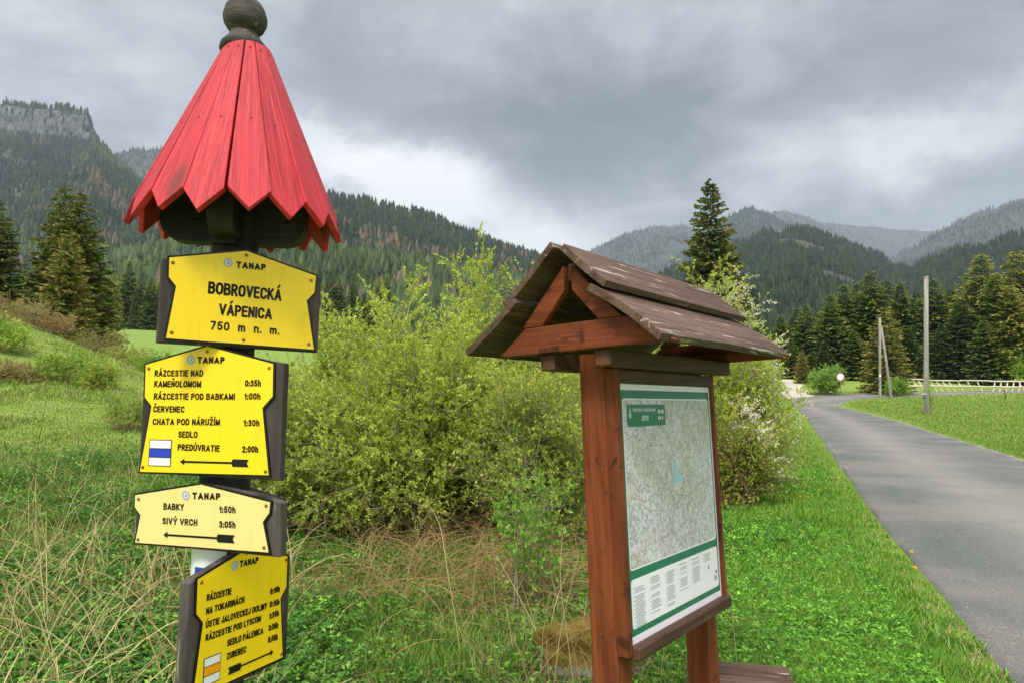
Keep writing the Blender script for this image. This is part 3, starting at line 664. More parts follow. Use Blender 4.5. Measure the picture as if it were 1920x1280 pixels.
# ball finial with a flared collar
bm = bmesh.new()
prof = [(.020, -.03), (.066, -.012), (.070, .0), (.066, .012), (.058, .022), (.047, .034), (.041, .046), (.040, .052)]
for a in np.linspace(-50, 90, 16): prof.append((max(.0015, .0625 * math.cos(R_(a))), .1 + .0625 * math.sin(R_(a))))
lathe(bm, prof, 28)
for v in bm.verts: k = 1 + .11 * (fbm(7 * math.atan2(v.co.y, v.co.x) / 3.14 + 30 * v.co.z + 9, 60 * v.co.z + 9, 3) - .5); v.co.x *= k; v.co.y *= k
place(obj('finial', bm, M['finial'], post, smooth=True), z=2.616)
# dark brackets under the roof, rounded at their lower corners
for yaw, ext in ((8, .20), (98, .175), (188, .20), (278, .175)):
    bm = bmesh.new(); pts = [(.05, .20), (.14, .20), (ext, .06)]
    for a in np.linspace(0, 90, 7): pts.append((ext - .055 + .055 * math.cos(R_(a)), .0 - .055 * math.sin(R_(a)) ))
    pts += [(.05, -.058)]
    prism_xz(bm, pts, -.034, .034)
    o = obj('roof_bracket', bm, M['black'], post, bevel=.003); place(o, z=2.085, rot=lean @ Matrix.Rotation(R_(yaw), 4, 'Z'))
bm = bmesh.new(); box(bm, (-.036, -.085, -.07), (.036, -.05, .12)); o = obj('roof_bracket', bm, M['black'], post, bevel=.003); place(o, z=2.085, rot=lean @ Matrix.Rotation(R_(-2), 4, 'Z'))
screw(o, .0, -.005, -.085, .006, 'steel')

def sign(loc, rot, outline, face, board, label, th=.028):
    """one notched plate on its own wooden board: part of the signpost, details are its sub-parts"""
    bm = bmesh.new(); prism_xz(bm, board, .003, .003 + th)
    b = obj('direction_sign', bm, M['grey_z'], post, bevel=.0025); b['label'] = label; place(b, loc=loc, rot=rotm(*rot))
    bm = bmesh.new(); prism_xz(bm, outline, -.002, .002); obj('plate_edge', bm, M['ink'], b)
    flat('plate', [inset(outline, .0052)], -.0028, M[face], b)
    return b
def emblem(b, x, z, r):
    flat('emblem', [disc(x, z, r)], -.0034, M['white'], b)
    bm = bmesh.new()
    for r0, r1 in ((r * .92, r * .84), (r * .60, r * .53)):
        n = 24; A = [bm.verts.new((x + r0 * math.cos(2 * math.pi * k / n), -.0038, z + r0 * math.sin(2 * math.pi * k / n))) for k in range(n)]; B = [bm.verts.new((x + r1 * math.cos(2 * math.pi * k / n), -.0038, z + r1 * math.sin(2 * math.pi * k / n))) for k in range(n)]
        for k in range(n): bm.faces.new((A[k], A[(k + 1) % n], B[(k + 1) % n], B[k]))
    for k in range(16):                                              # ring of tiny letters
        a = 2 * math.pi * k / 16; c, s = math.cos(a), math.sin(a); q = lambda u, v: bm.verts.new((x + c * u - s * v, -.0038, z + s * u + c * v))
        bm.faces.new([q(r * .66, -r * .05), q(r * .78, -r * .05), q(r * .78, r * .07), q(r * .66, r * .07)])
    pts = [(-.3, -.25), (.1, -.3), (.32, -.05), (.2, .28), (-.05, .34), (-.12, .15), (.08, .08), (.06, -.08), (-.22, -.06)]
    bm.faces.new([bm.verts.new((x + a * r, -.0038, z + c * r)) for a, c in pts])
    me = bpy.data.meshes.new('emblem_mark'); bm.to_mesh(me); bm.free(); link('emblem_mark', me, M['emblem'], b)
def lettering(b, items):
    bm = bmesh.new()
    for it in items: put_text(bm, *it[:4], -.0036, it[4] if len(it) > 4 else .215)
    for f in bm.faces:
        f.normal_update()
        if f.normal.y > 0: f.normal_flip()
    me = bpy.data.meshes.new('lettering'); bm.to_mesh(me); bm.free(); link('lettering', me, M['ink'], b)
def mark(b, x0, x1, z0, z1, mid):
    h = (z1 - z0); flat('trail_mark_edge', [[(x0, z0), (x1, z0), (x1, z1), (x0, z1)]], -.0034, M['ink'], b); e = .0022
    zz = [z0 + e, z0 + h * .335 - e / 2, z0 + h * .335 + e / 2, z0 + h * .665 - e / 2, z0 + h * .665 + e / 2, z1 - e]
    R = lambda a, c: [(x0 + e, a), (x1 - e, a), (x1 - e, c), (x0 + e, c)]
    flat('trail_mark', [R(zz[0], zz[5])], -.0039, M['white'], b); flat('trail_band_edge', [R(zz[1], zz[4])], -.0042, M['ink'], b); flat('trail_band', [R(zz[2], zz[3])], -.0045, M[mid], b)

# place name sign
b = sign((-.7429, 1.9150, 1.8402), (32.51, -.05, 1.67),
         [(-.2016, .1115), (-.0045, .1573), (.1990, .1090), (.1963, .0540), (.1755, .0290), (.2040, -.1155), (-.1970, -.1100), (-.1810, .0320), (-.1995, .0540)], 'yellow',
         [(-.212, -.118), (.211, -.118), (.211, .100), (-.004, .150), (-.212, .104)], 'yellow place name plate with the altitude, topmost on the post')
lettering(b, [('TANAP', (-.0294, .1010), (.0501, .1030), .0185, .27), ('BOBROVECKÁ', (-.0975, .0222), (.0976, .0210), .0335, .19), ('VÁPENICA', (-.0668, -.0328), (.0739, -.0338), .0310, .19), ('750  m  n.  m.', (-.0860, -.0743), (.0968, -.0749), .0235, .19)])
emblem(b, -.0507, .1128, .0125)
for x, z in [(-.1877, .0954), (-.0041, .1400), (.1800, .0900), (-.1790, -.0891), (.0012, -.0960), (.1820, -.0960)]: screw(b, x, z, -.003)
# blue trail sign
b = sign((-.8305, 1.8929, 1.5286), (-11.33, -.98, .19),
         [(-.1990, .1510), (-.0030, .2018), (.2000, .1518), (.2020, .0600), (.1735, .0290), (.1995, -.1506), (-.2005, -.1515), (-.1740, .0315), (-.1965, .0555)], 'yellow',
         [(-.203, -.150), (.222, -.160), (.224, .150), (.17, .158), (-.003, .196), (-.203, .146)], 'yellow sign with seven lines of text and a blue trail mark')
cb = .0178
lettering(b, [('TANAP', (-.0327, .1500), (.0504, .1492), .0185, .27), ('RÁZCESTIE NAD', (-.1639, .1148), (-.0132, .1146), cb), ('KAMEŇOLOMOM', (-.1634, .0856), (-.0175, .0848), cb), ('0:35h', (.1142, .0876), (.1619, .0877), cb),
              ('RÁZCESTIE POD BABKAMI', (-.1625, .0512), (.0862, .0515), cb), ('1:00h', (.1141, .0526), (.1617, .0529), cb), ('ČERVENEC', (-.1623, .0163), (-.0650, .0162), cb), ('CHATA POD NÁRUŽÍM', (-.1620, -.0184), (.0446, -.0174), cb),
              ('1:30h', (.1151, -.0185), (.1619, -.0179), cb), ('SEDLO', (-.0808, -.0517), (-.0215, -.0518), cb), ('PREDÚVRATIE', (-.0806, -.0864), (.0475, -.0875), cb), ('2:00h', (.1137, -.0882), (.1615, -.0873), cb)])
emblem(b, -.0533, .1600, .0132); mark(b, -.1690, -.0990, -.1302, -.0580, 'blue'); arrow((-.0713, -.1162), (.1324, -.1162), -.0036, b, .0088, .0028, .050)
for x, z in [(-.0037, .1823), (-.1834, .1367), (.1841, .137), (-.1857, -.1339), (.1843, -.1365)]: screw(b, x, z, -.003)
# cream sign
b = sign((-.8357, 1.8919, 1.2510), (-17.15, .35, -.19),
         [(-.2263, .0695), (.0001, .1072), (.2246, .0685), (.2216, .0350), (.2034, .0121), (.2240, -.0686), (-.2225, -.0693), (-.2060, .0096), (-.2263, .0300)], 'cream',
         [(-.226, -.066), (.248, -.076), (.250, .062), (.19, .078), (0, .102), (-.226, .064)], 'faded cream sign with two destinations')
lettering(b, [('TANAP', (-.0266, .0619), (.0642, .0635), .0185, .27), ('BABKY', (-.1220, .0300), (-.0534, .0306), .0180), ('1:50h', (.0618, .0301), (.1134, .0310), .0180), ('SIVÝ VRCH', (-.1242, -.0093), (-.0078, -.0081), .0180), ('3:05h', (.0624, -.0088), (.1144, -.0076), .0180)])
emblem(b, -.0484, .0717, .0135); arrow((-.1196, -.0373), (.1097, -.0362), -.0036, b, .0092, .0028, .056)
for x, z in [(-.2083, .0544), (.2073, .0549), (-.2058, -.0554), (.2033, -.0523)]: screw(b, x, z, -.003)
# steeply turned yellow sign with the orange mark
b = sign((-.7334, 1.9391, .9788), (65.07, -.06, 1.32),
         [(-.1644, .1489), (-.0010, .1960), (.1650, .1469), (.1650, .0537), (.1430, .0265), (.1618, -.1473), (-.1621, -.1487), (-.1410, .0313), (-.1630, .0584)], 'yellow',
         [(-.180, -.160), (.178, -.155), (.180, .140), (0, .190), (-.180, .140)], 'yellow sign turned sideways with six destinations and an orange trail mark', .034)
cb = .0175
lettering(b, [('TANAP', (-.0231, .1480), (.0446, .1465), .0172, .27), ('RÁZCESTIE', (-.1287, .0840), (-.0474, .0824), cb), ('0:10h', (.0947, .0478), (.1333, .0484), cb), ('NA TOKARINÁCH', (-.1287, .0503), (-.0006, .0500), cb), ('ÚSTIE JALOVECKEJ DOLINY', (-.1278, .0165), (.0854, .0122), cb),
              ('0:15h', (.0947, .0123), (.1332, .0115), cb), ('RÁZCESTIE POD LYSCOM', (-.1262, -.0162), (.0638, -.0166), cb), ('1:35h', (.0952, -.0200), (.1329, -.0195), cb), ('SEDLO PÁLENICA', (-.0549, -.0500), (.0744, -.0530), cb), ('3:35h', (.0936, -.0523), (.1320, -.0530), cb),
              ('ZUBEREC', (-.0540, -.0842), (.0135, -.0852), cb), ('6:35h', (.0935, -.0848), (.1317, -.0856), cb)])
emblem(b, -.0399, .1558, .0132); mark(b, -.1280, -.0735, -.1270, -.0583, 'orange'); arrow((.1175, -.1146), (-.0450, -.1158), -.0036, b, .0086, .0026, .045)
for x, z in [(0, .182), (-.1469, .1352), (.1548, .1336), (-.146, -.132), (.1496, -.1313)]: screw(b, x, z, -.003)
# board of a sign that faces the other way, and the small white and blue trail tin on the log
bm = bmesh.new(); prism_xz(bm, [(-.05, -.08), (.15, -.08), (.15, .075), (0, .135), (-.05, .115)], 0, .028)
o = obj('direction_sign', bm, M['grey_x'], post, bevel=.0025); o['label'] = 'bare wooden back of a sign facing the other way'; place(o, loc=(-.795, 2.055, 1.20), rot=rotm(48, 0, 1))
bm = bmesh.new(); A = []
for zz in (-.06, .06): A.append([bm.verts.new((-.078 * math.sin(R_(a)), -.078 * math.cos(R_(a)), zz)) for a in np.linspace(-32, 62, 12)])
for k in range(11): bm.faces.new((A[0][k], A[0][k + 1], A[1][k + 1], A[1][k]))
o = obj('trail_tin', bm, M['white'], post, smooth=True); o.data.materials[0] = M['white']; place(o, z=1.125)
bm = bmesh.new(); A = []
for zz in (-.05, .0): A.append([bm.verts.new((-.0792 * math.sin(R_(a)), -.0792 * math.cos(R_(a)), zz)) for a in np.linspace(-6, 34, 10)])
for k in range(9): bm.faces.new((A[0][k], A[0][k + 1], A[1][k + 1], A[1][k]))
t = obj('blue_band', bm, M['blue'], o, smooth=True)

# ------------------------------------------------------------------ information board
BT_ = (.6391, 2.7485, 1.1812); brd = empty('information_board', BT_); brd.matrix_world = Matrix.Translation(BT_) @ rotm(51.65, -2.85, .71)
tag(brd, 'red brown wooden map board with a shingle like plank roof over a tourist map', 'information board')
def bp(name, lo, hi, m, bevel=.004, **k): return obj(name, bx(lo, hi), M[m], brd, bevel=bevel)
bp('post', (-.443, .032, -1.26), (-.345, .135, .555), 'stain_z'); bp('post', (.305, .032, -1.26), (.398, .135, .555), 'stain_z')
bp('backing_panel', (-.415, .004, -.455), (.402, .030, .475), 'dark_z', .002)
bp('frame_stile', (-.447, -.013, -.470), (-.411, .031, .498), 'stain_z', .003); bp('frame_stile', (.398, -.013, -.470), (.424, .031, .498), 'stain_z', .003)
bp('frame_rail', (-.4105, -.012, .447), (.3975, .031, .496), 'dark_x', .003); bp('frame_rail', (-.4105, -.034, -.489), (.420, .031, -.4445), 'dark_x', .005)
for y0, y1 in ((-.062, -.004), (.164, .222)): bp('purlin', (-.56, y0, .4985), (.50, y1, .556), 'dark_x')
for u in (-.585, .50):
    bm = bmesh.new(); prism_yz(bm, [(-.312, .557), (.395, .557), (.268, .652), (-.165, .652)], u, u + .034); t_ = obj('tie_beam', bm, M['stain_y'], brd, bevel=.003)
    for y, z in ((.30, .575), (.22, .625), (.05, .615), (-.2, .62), (.12, .60), (-.06, .575)): screw_bm = bmesh.new(); \
        bmesh.ops.create_circle(screw_bm, cap_ends=True, radius=.0032, segments=10, matrix=Matrix.Translation((u - .0015, y, z)) @ Matrix.Rotation(R_(-90), 4, 'Y')); obj('screw', screw_bm, M['steel'], t_)
    for s in (-1, 1):
        bm = bmesh.new(); q = lambda y, z: (.078 + s * y, z)
        prism_yz(bm, [q(.015, .856), q(.015, .766), q(.115, .6525), q(.205, .6525)], u + .002, u + .032); obj('rafter', bm, M['stain_y'], brd, bevel=.003)
def roof_board(a, bq, u0, u1, th, warp, seed):
    """board between (y,z) a and b on the slope, running along u, slightly warped and with a ragged weathered end"""
    g = np.random.default_rng(seed); bm = bmesh.new(); nu, nv = 22, 7; a = np.array(a); bq = np.array(bq); d = (bq - a); L = np.linalg.norm(d); d /= L; n = np.array([-d[1], d[0]]); n = n if n[1] > 0 else -n
    up, dn = [], []
    for i in range(nu + 1):
        ru, rd = [], []
        for j in range(nv + 1):
            u = u0 + (u1 - u0) * i / nu; v = L * j / nv; e = i in (0, nu)
            u += (.002 * (fbm(j * .9 + seed, i * .1) - .5) * 2) if e else 0
            if j == nv: v += .004 * (fbm(i * .7 + seed, 3.3) - .5) * 2
            wv = warp * ((j / nv - .5) ** 2 * 4 - .5) * (.4 + .6 * abs(i / nu * 2 - 1)) + .003 * (fbm(u * 6 + seed, v * 14) - .5)
            p = a + d * v + n * wv; ru.append(bm.verts.new((u, *(p + n * th)))); rd.append(bm.verts.new((u, *p)))
        up.append(ru); dn.append(rd)
    for i in range(nu):
        for j in range(nv): bm.faces.new((up[i][j], up[i + 1][j], up[i + 1][j + 1], up[i][j + 1])); bm.faces.new((dn[i][j], dn[i][j + 1], dn[i + 1][j + 1], dn[i + 1][j]))
        for j in (0, nv): bm.faces.new((up[i][j], up[i + 1][j], dn[i + 1][j], dn[i][j]))
    for i in (0, nu):
        for j in range(nv): bm.faces.new((up[i][j], up[i][j + 1], dn[i][j + 1], dn[i][j]))
    o = obj('roof_board', bm, M['roof_x'], brd); bv = o.modifiers.new('b', 'BEVEL'); bv.width = .003; bv.segments = 2; bv.limit_method = 'ANGLE'; bv.angle_limit = R_(40)
    return o
roof_board((.062, .893), (-.098, .742), -.648, .612, .026, .004, 1); roof_board((-.040, .745), (-.286, .557), -.652, .598, .027, -.010, 2)
roof_board((.080, .908), (.300, .722), -.650, .606, .026, .003, 3); roof_board((.246, .735), (.482, .566), -.655, .600, .027, .006, 4)
bp('ridge_board', (-.56, .055, .80), (.52, .09, .862), 'dark_x', .003)
# posts: screws, split
for z in (-.41, -.10, .15, .33, .40): 
    bm = bmesh.new(); bmesh.ops.create_circle(bm, cap_ends=True, radius=.0032, segments=10, matrix=Matrix.Translation((-.4445, .085 + .03 * math.sin(z * 30), z)) @ Matrix.Rotation(R_(-90), 4, 'Y')); obj('screw', bm, M['steel'], brd)
# poster
def rect(a, b, c, d): return [(a, b), (c, b), (c, d), (a, d)]
def rrect(x0, z0, x1, z1, r, n=5):
    o = []
    for cx, cz, s in ((x1 - r, z1 - r, 0), (x0 + r, z1 - r, 90), (x0 + r, z0 + r, 180), (x1 - r, z0 + r, 270)):
        for k in range(n + 1): a = R_(s + 90 * k / n); o.append((cx + r * math.cos(a), cz + r * math.sin(a)))
    return o
ps = bp('poster', (-.4098, .001, -.4438), (.3972, .0038, .4462), 'poster', 0)
PX0, PX1, PZ0, PZ1 = -.396, .384, -.418, .424
flat('border', [rect(PX0, PZ0, PX1, PZ1)], .0004, M['green'], ps)
mx0, mx1, mz0, mz1 = -.378, .366, -.196, .388
flat('map_edge', [rrect(mx0 - .006, mz0 - .006, mx1 + .006, mz1 + .006, .016)], -.0001, M['poster'], ps)
mp = flat('map', [rrect(mx0, mz0, mx1, mz1, .012)], -.0006, M['map'], ps)
flat('legend', [rrect(-.384, -.396, .372, -.232, .014)], -.0001, M['poster'], ps)
lk = [(-.005, .155), (.005, .16), (.012, .138), (.025, .135), (.03, .112), (.052, .094), (.072, .09), (.078, .07), (.05, .062), (.03, .066), (.012, .06), (-.012, .07), (-.004, .09), (.004, .108), (-.012, .12), (-.006, .135)]
flat('lake', [lk], -.0011, M['lake'], ps)
for mname, mcol, lines_ in (('map_roads', (186, 150, 142), [[(-.37, .05), (-.25, .02), (-.12, .06), (0, .03), (.12, .0), (.24, .05), (.36, .02)], [(-.08, -.19), (-.04, -.08), (0, .03), (-.06, .2), (.02, .38)]]), ('map_rivers', (160, 180, 205), [[(-.36, -.12), (-.2, -.05), (-.05, .04), (.01, .07)], [(.06, .07), (.2, .1), (.3, .2), (.35, .33)]])):
    q_ = []
    for ln_ in lines_:
        P_ = np.array(ln_); t_2 = np.linspace(0, len(P_) - 1, 40); P_ = np.stack([np.interp(t_2, np.arange(len(P_)), P_[:, i]) for i in (0, 1)], -1) + .012 * np.stack([fbm(t_2 * 2.3, t_2 * 0 + 3, 3) - .5, fbm(t_2 * 2.3, t_2 * 0 + 8, 3) - .5], -1)
        for a_, c_ in zip(P_, P_[1:]): o_ = nrm((c_ - a_)[None])[0][::-1] * np.array([-1, 1]) * .0016; q_.append([tuple(a_ - o_), tuple(c_ - o_), tuple(c_ + o_), tuple(a_ + o_)])
    flat(mname, q_, -.0009, plain(mname + '_ink', lin(*mcol), .4), ps)
flat('title_box', [rrect(-.355, .292, -.05, .372, .008)], -.0011, M['green'], ps)
bm = bmesh.new(); put_text(bm, 'TURISTICKÁ A CYKLISTICKÁ MAPA', (-.312, .346), (-.128, .346), .012, -.0016, .19); put_text(bm, 'LIPTOV', (-.243, .312), (-.190, .312), .019, -.0016, .2)
for x in (-.110, -.098, -.082, -.072): box(bm, (x, -.0016, .338), (x + .007, -.0015, .352))
for x in (-.110, -.098, -.080): box(bm, (x, -.0016, .314), (x + .008, -.0015, .327))
obj('title_lettering', bm, M['poster'], ps)
flat('title_logo', [disc(-.332, .334, .011), [(-.341, .346), (-.332, .362), (-.323, .346)]], -.0016, M['lake'], ps)
bm = bmesh.new(); cols = [(-.37, -.275, -.262, 20), (-.25, -.155, -.248, 20), (-.125, -.035, -.246, 20), (-.008, .082, -.246, 15), (.108, .2, -.246, 14), (.225, .315, -.246, 5)]
for x0, x1, zt, n in cols:
    for k in range(n):
        z = zt - k * .0068
        if rng.random() < .12: continue
        bm.faces.new([bm.verts.new(v) for v in ((x0 + .012, -.0005, z), (x0 + .012 + (x1 - x0 - .012) * rng.uniform(.6, 1), -.0005, z), (x0 + .012 + (x1 - x0 - .012) * .8, -.0005, z - .0034), (x0 + .012, -.0005, z - .0034))])
        if k % 2 == 0: bm.faces.new([bm.verts.new(v) for v in ((x0, -.0005, z), (x0 + .008, -.0005, z), (x0 + .008, -.0005, z - .003), (x0, -.0005, z - .003))])
for f in bm.faces:
    f.normal_update()
    if f.normal.y > 0: f.normal_flip()
me = bpy.data.meshes.new('legend_lines'); bm.to_mesh(me); bm.free(); link('legend_lines', me, M['greyink'], ps)
flat('legend_symbols', [rect(.33, -.37, .338, -.345), rect(.345, -.368, .352, -.35), [(.268, -.312), (.276, -.292), (.284, -.312)], disc(.352, -.335, .008, 10)], -.0005, M['emblem'], ps)

# ------------------------------------------------------------------ low bench behind the board
bz = .30; bench = empty('bench', (1.02, 3.2, float(terrain(1.02, 3.2)) - .01), (0, 0, R_(-14)))
tag(bench, 'low weathered slatted bench just behind the right post of the map board', 'bench')
for k in range(4): obj('seat_slat', bx((-.235, -.125 + k * .082, bz), (.225 + .006 * (k % 2), -.125 + k * .082 + .076, bz + .036)), M['roof_x'], bench, bevel=.005)
for x in (-.17, .17):
    obj('bearer', bx((x - .03, -.12, bz - .06), (x + .03, .19, bz - .0005)), M['grey_y'], bench, bevel=.004)
    for y in (-.09, .155): obj('leg', bx((x - .028, y - .03, -.03), (x + .028, y + .03, bz - .0605)), M['grey_z'], bench, bevel=.004)

# ------------------------------------------------------------------ trees: spruces
BARK = np.array(lin(88, 74, 62))
def spruce(name_seed, H, R, whorls, per, twigs, c_in, c_out, tipc=None, droop=.25, gap=.0, tw=.10, tl=.42, lowest=.03, p=.85):
    """one spruce: returns crown and trunk meshes' arrays"""
    g = np.random.default_rng(name_seed)
    zs = H * (lowest + (1 - lowest) * (np.arange(whorls) / whorls) ** .92); parts = []; bp_, br_ = [], []
    Z, Az, Ln = [], [], []
    for z in zs:
        f = z / H; n = max(3, int(per * (1 - f * .6))); a0 = g.random() * 6.28
        for k in range(n):
            if g.random() < gap: continue
            Z.append(z + g.normal() * .12); Az.append(a0 + 2 * np.pi * k / n + g.normal() * .2); Ln.append(R * (1 - f) ** p * (.68 + .42 * g.random()) + .12)
    Z = np.array(Z); Az = np.array(Az); Ln = np.array(Ln); n = len(Z)
    s = np.linspace(0, 1, 6)
    dr = droop * (.7 + .6 * g.random(n)) * (1.15 - Z / H)
    out = Ln[:, None] * s; dz = -Ln[:, None] * dr[:, None] * (s - .55 * s ** 3) * 1.6 + .10 * Ln[:, None] * s * (Z / H)[:, None] * 4 * .6
    path = np.stack([np.cos(Az)[:, None] * out, np.sin(Az)[:, None] * out, Z[:, None] + dz], -1)
    V, T = tubes(path, (.010 + .012 * Ln)[:, None] * (1 - .85 * s), 3); parts.append((V, T, BARK * .8))
    m = twigs; t = .12 + .88 * g.random((n, m)) ** .75
    nt = np.maximum(1, (m * np.clip(Ln / R * 1.15 + .15, .2, 1)).astype(int)); keep = (np.arange(m)[None] < nt[:, None]).ravel()
    i = np.minimum((t * 5).astype(int), 4); f = t * 5 - i; bi = np.arange(n)[:, None]
    P = path[bi, i] * (1 - f[..., None]) + path[bi, i + 1] * f[..., None]; tan = nrm(path[bi, i + 1] - path[bi, i])
    side = np.stack([-np.sin(Az), np.cos(Az), 0 * Az], -1)[:, None] * np.where(g.random((n, m, 1)) < .5, 1, -1)
    D = nrm(tan * (.55 + .5 * t[..., None]) + side * (1.0 - .45 * t[..., None]) * (.4 + .8 * g.random((n, m, 1))) + np.array([0, 0, -1.]) * (.15 + .55 * g.random((n, m, 1))) * (droop * 2.2))
    L = tl * (.55 + .8 * g.random((n, m))) * np.clip(Ln[:, None] / (R * .55), .45, 1.05) * (1.1 - .35 * t)
    P = P.reshape(-1, 3)[keep]; D = D.reshape(-1, 3)[keep]; L = L.ravel()[keep]; tt = t.ravel()[keep]
    S = nrm(np.cross(D, nrm(np.array([0, 0, 1.]) + .55 * g.normal(size=D.shape))))
    V, T = leaves(P, D, S, L, tw * (.7 + .6 * g.random(len(P))) * np.clip(L / tl, .6, 1.2) * 1.5, -.25)
    k = g.random((len(P), 1)); zc = np.repeat(Z, m)[keep][:, None] / H
    C = c_in * (1 - k) + c_out * k; C = C * (.75 + .5 * g.random((len(P), 1)))
    if tipc is not None: sel = (g.random((len(P), 1)) < .30 + .35 * zc) & (tt[:, None] > .55); C = np.where(sel, tipc * (.7 + .6 * g.random((len(P), 1))), C)
    CC = np.repeat(C[:, None], 4, 1); CC[:, 2] *= 1.3
    parts.append((V, T, CC.reshape(-1, 3)))
    crown = join(parts)
    zz = np.linspace(-.4, H * .985, 9); tr = np.stack([.04 * np.sin(zz * .7), .04 * np.cos(zz * .5), zz], -1)[None]
    trunk = tubes(tr, (.028 * R + .012 * H * .9) * np.clip(1 - zz / H, .03, 1)[None], 8)
    return crown, trunk
SPD = np.array(lin(120, 134, 72)); SPL = np.array(lin(160, 168, 86)); SPB = np.array(lin(98, 116, 70)); SPY = np.array(lin(186, 178, 96)); TIPB = np.array(lin(166, 144, 84)); TIPG = np.array(lin(172, 180, 92))
SPR = {
 'lone':   spruce(1, 15, 3.7, 84, 11, 56, SPB, SPD, np.array(lin(140, 130, 84)), .40, .02, .19, .60, .04, .70),
 'darkA':  spruce(2, 15, 3.3, 64, 10, 46, SPB, SPD, TIPG * .8, .30, .04, .22, .66, .03, .68),
 'darkB':  spruce(3, 15, 2.9, 60, 10, 44, SPB, SPD, None, .26, .06, .22, .66, .05, .7),
 'oliveA': spruce(4, 15, 3.6, 66, 10, 48, SPD, SPL, SPY, .34, .04, .22, .68, .03, .66),
 'brown':  spruce(5, 9, 2.5, 52, 10, 44, SPD, SPL, TIPB, .25, .04, .14, .42, .02, .7),
 'tallL':  spruce(6, 11, 2.7, 66, 10, 48, SPD, SPL, np.array(lin(104, 100, 56)), .34, .05, .15, .46, .03, .68),
}
SPME = {}
def spruce_tree(kind, H0, px, py_top, Y, label, group=None, py_base=None, widen=1.0, name='spruce_tree'):
    """places a spruce so that its top shows at the given photo pixel"""
    top = at(px, py_top, Y); z0 = float(terrain(top[0], top[1])) - .1 if py_base is None else at(px, py_base, Y)[2]
    s = (top[2] - z0) / H0; first = kind not in SPME
    root = empty(name, (top[0], top[1], z0), (random.uniform(-.015, .015), random.uniform(-.015, .015), random.uniform(0, 6.28))); root.scale = (s * widen, s * widen, s)
    tag(root, label, 'tree', group)
    if first:
        (V, T, C), (TV, TT) = SPR[kind]
        c = npmesh('crown', V, T, M['needle'], root, C); t = npmesh('trunk', TV, TT, M['twig'], root, np.broadcast_to(BARK, (len(TV), 3)), True); SPME[kind] = (c, t)
    else:
        for o in SPME[kind]: q = o.copy(); q.parent = root; COL.objects.link(q)
    return root
spruce_tree('lone', 15, 1331, 338, 44, 'tall dark lone spruce rising behind the far end of the map board roof', py_base=760, widen=.92)
gw = 'spruces of the wood behind the meadow fence'
for kind, px, py, Y, wd, lab in [
    ('oliveA', 1833, 478, 92, 1.15, 'broad tallest green spruce of the wood, between the single pole and the right edge'), ('oliveA', 1907, 470, 96, 1.15, 'big yellowish spruce at the right edge, its top level with the mountain foot'),
    ('darkA', 1866, 515, 88, 1.3, 'olive spruce with wide drooping boughs filling the gap between the two tallest'), ('darkA', 1634, 510, 99, 1.25, 'pointed dark spruce standing highest behind the pole with a slanting brace'),
    ('darkB', 1609, 531, 104, 1.3, None), ('darkA', 1584, 534, 100, 1.2, None), ('darkB', 1663, 526, 104, 1.3, None), ('darkA', 1686, 531, 99, 1.2, None), ('darkA', 1748, 524, 97, 1.25, 'dark spruce whose top shows just beside the tip of the single pole'),
    ('darkB', 1721, 549, 100, 1.3, None), ('darkA', 1557, 553, 97, 1.2, None), ('darkB', 1493, 578, 103, 1.3, None), ('darkA', 1513, 571, 100, 1.15, None), ('darkB', 1534, 590, 104, 1.4, None), ('darkB', 1782, 540, 98, 1.3, None),
    ('darkA', 1463, 592, 102, 1.3, None), ('darkB', 1800, 560, 90, 1.4, None), ('oliveA', 1893, 535, 86, 1.2, 'yellow green spruce in front of the big one at the right edge'), ('darkA', 1960, 500, 92, 1.3, None), ('oliveA', 2010, 470, 96, 1.2, None), ('darkB', 2060, 500, 90, 1.3, None),
    ('darkB', 1700, 610, 93, 1.5, None), ('darkA', 1600, 620, 94, 1.5, None), ('darkB', 1765, 610, 90, 1.5, None), ('darkB', 1545, 640, 95, 1.5, None), ('darkA', 1485, 640, 97, 1.5, None), ('darkB', 1575, 600, 98, 1.4, None), ('darkA', 1845, 600, 86, 1.3, None), ('darkB', 1420, 610, 105, 1.4, None), ('darkA', 1370, 625, 108, 1.4, None),
    ('darkB', 1640, 640, 95, 1.5, None), ('darkA', 1735, 640, 91, 1.5, None), ('darkB', 1520, 660, 96, 1.5, None), ('darkB', 1450, 655, 100, 1.5, None)]:
    spruce_tree(kind, 15, px, py, Y, widen=wd * 1.2, label=lab or 'dark spruce standing within the wood behind the meadow, one of many alike', group=gw)
spruce_tree('brown', 9, 1655, 577, 73, 'bushy spruce with brown cones and branches to the ground behind the braced pole', py_base=742, widen=1.12)
spruce_tree('brown', 9, 1503, 655, 88, 'small yellow tinged young spruce at the foot of the wood beside the gravel path', widen=1.0)
spruce_tree('tallL', 11, 121, 345, 42, 'left and tallest of the twin dark spruces above the left bank', py_base=640)
spruce_tree('tallL', 11, 152, 358, 41, 'right one of the twin dark spruces above the left bank, leaning on its twin', py_base=645, widen=1.15)
spruce_tree('brown', 9, 130, 432, 37, 'shorter spruce with brown tipped boughs in front of the twin spruces', py_base=640, widen=1.0)
spruce_tree('tallL', 11, -6, 372, 38, 'dark spruce cut by the left edge of the picture', py_base=575, widen=1.25)
spruce_tree('darkB', 15, 197, 520, 46, 'low dark spruce at the right foot of the twin spruces', py_base=650, widen=1.2)
spruce_tree('darkB', 15, -110, 400, 44, 'dark spruce beyond the left edge', py_base=590)
ge = 'conifers along the far edge of the green field'
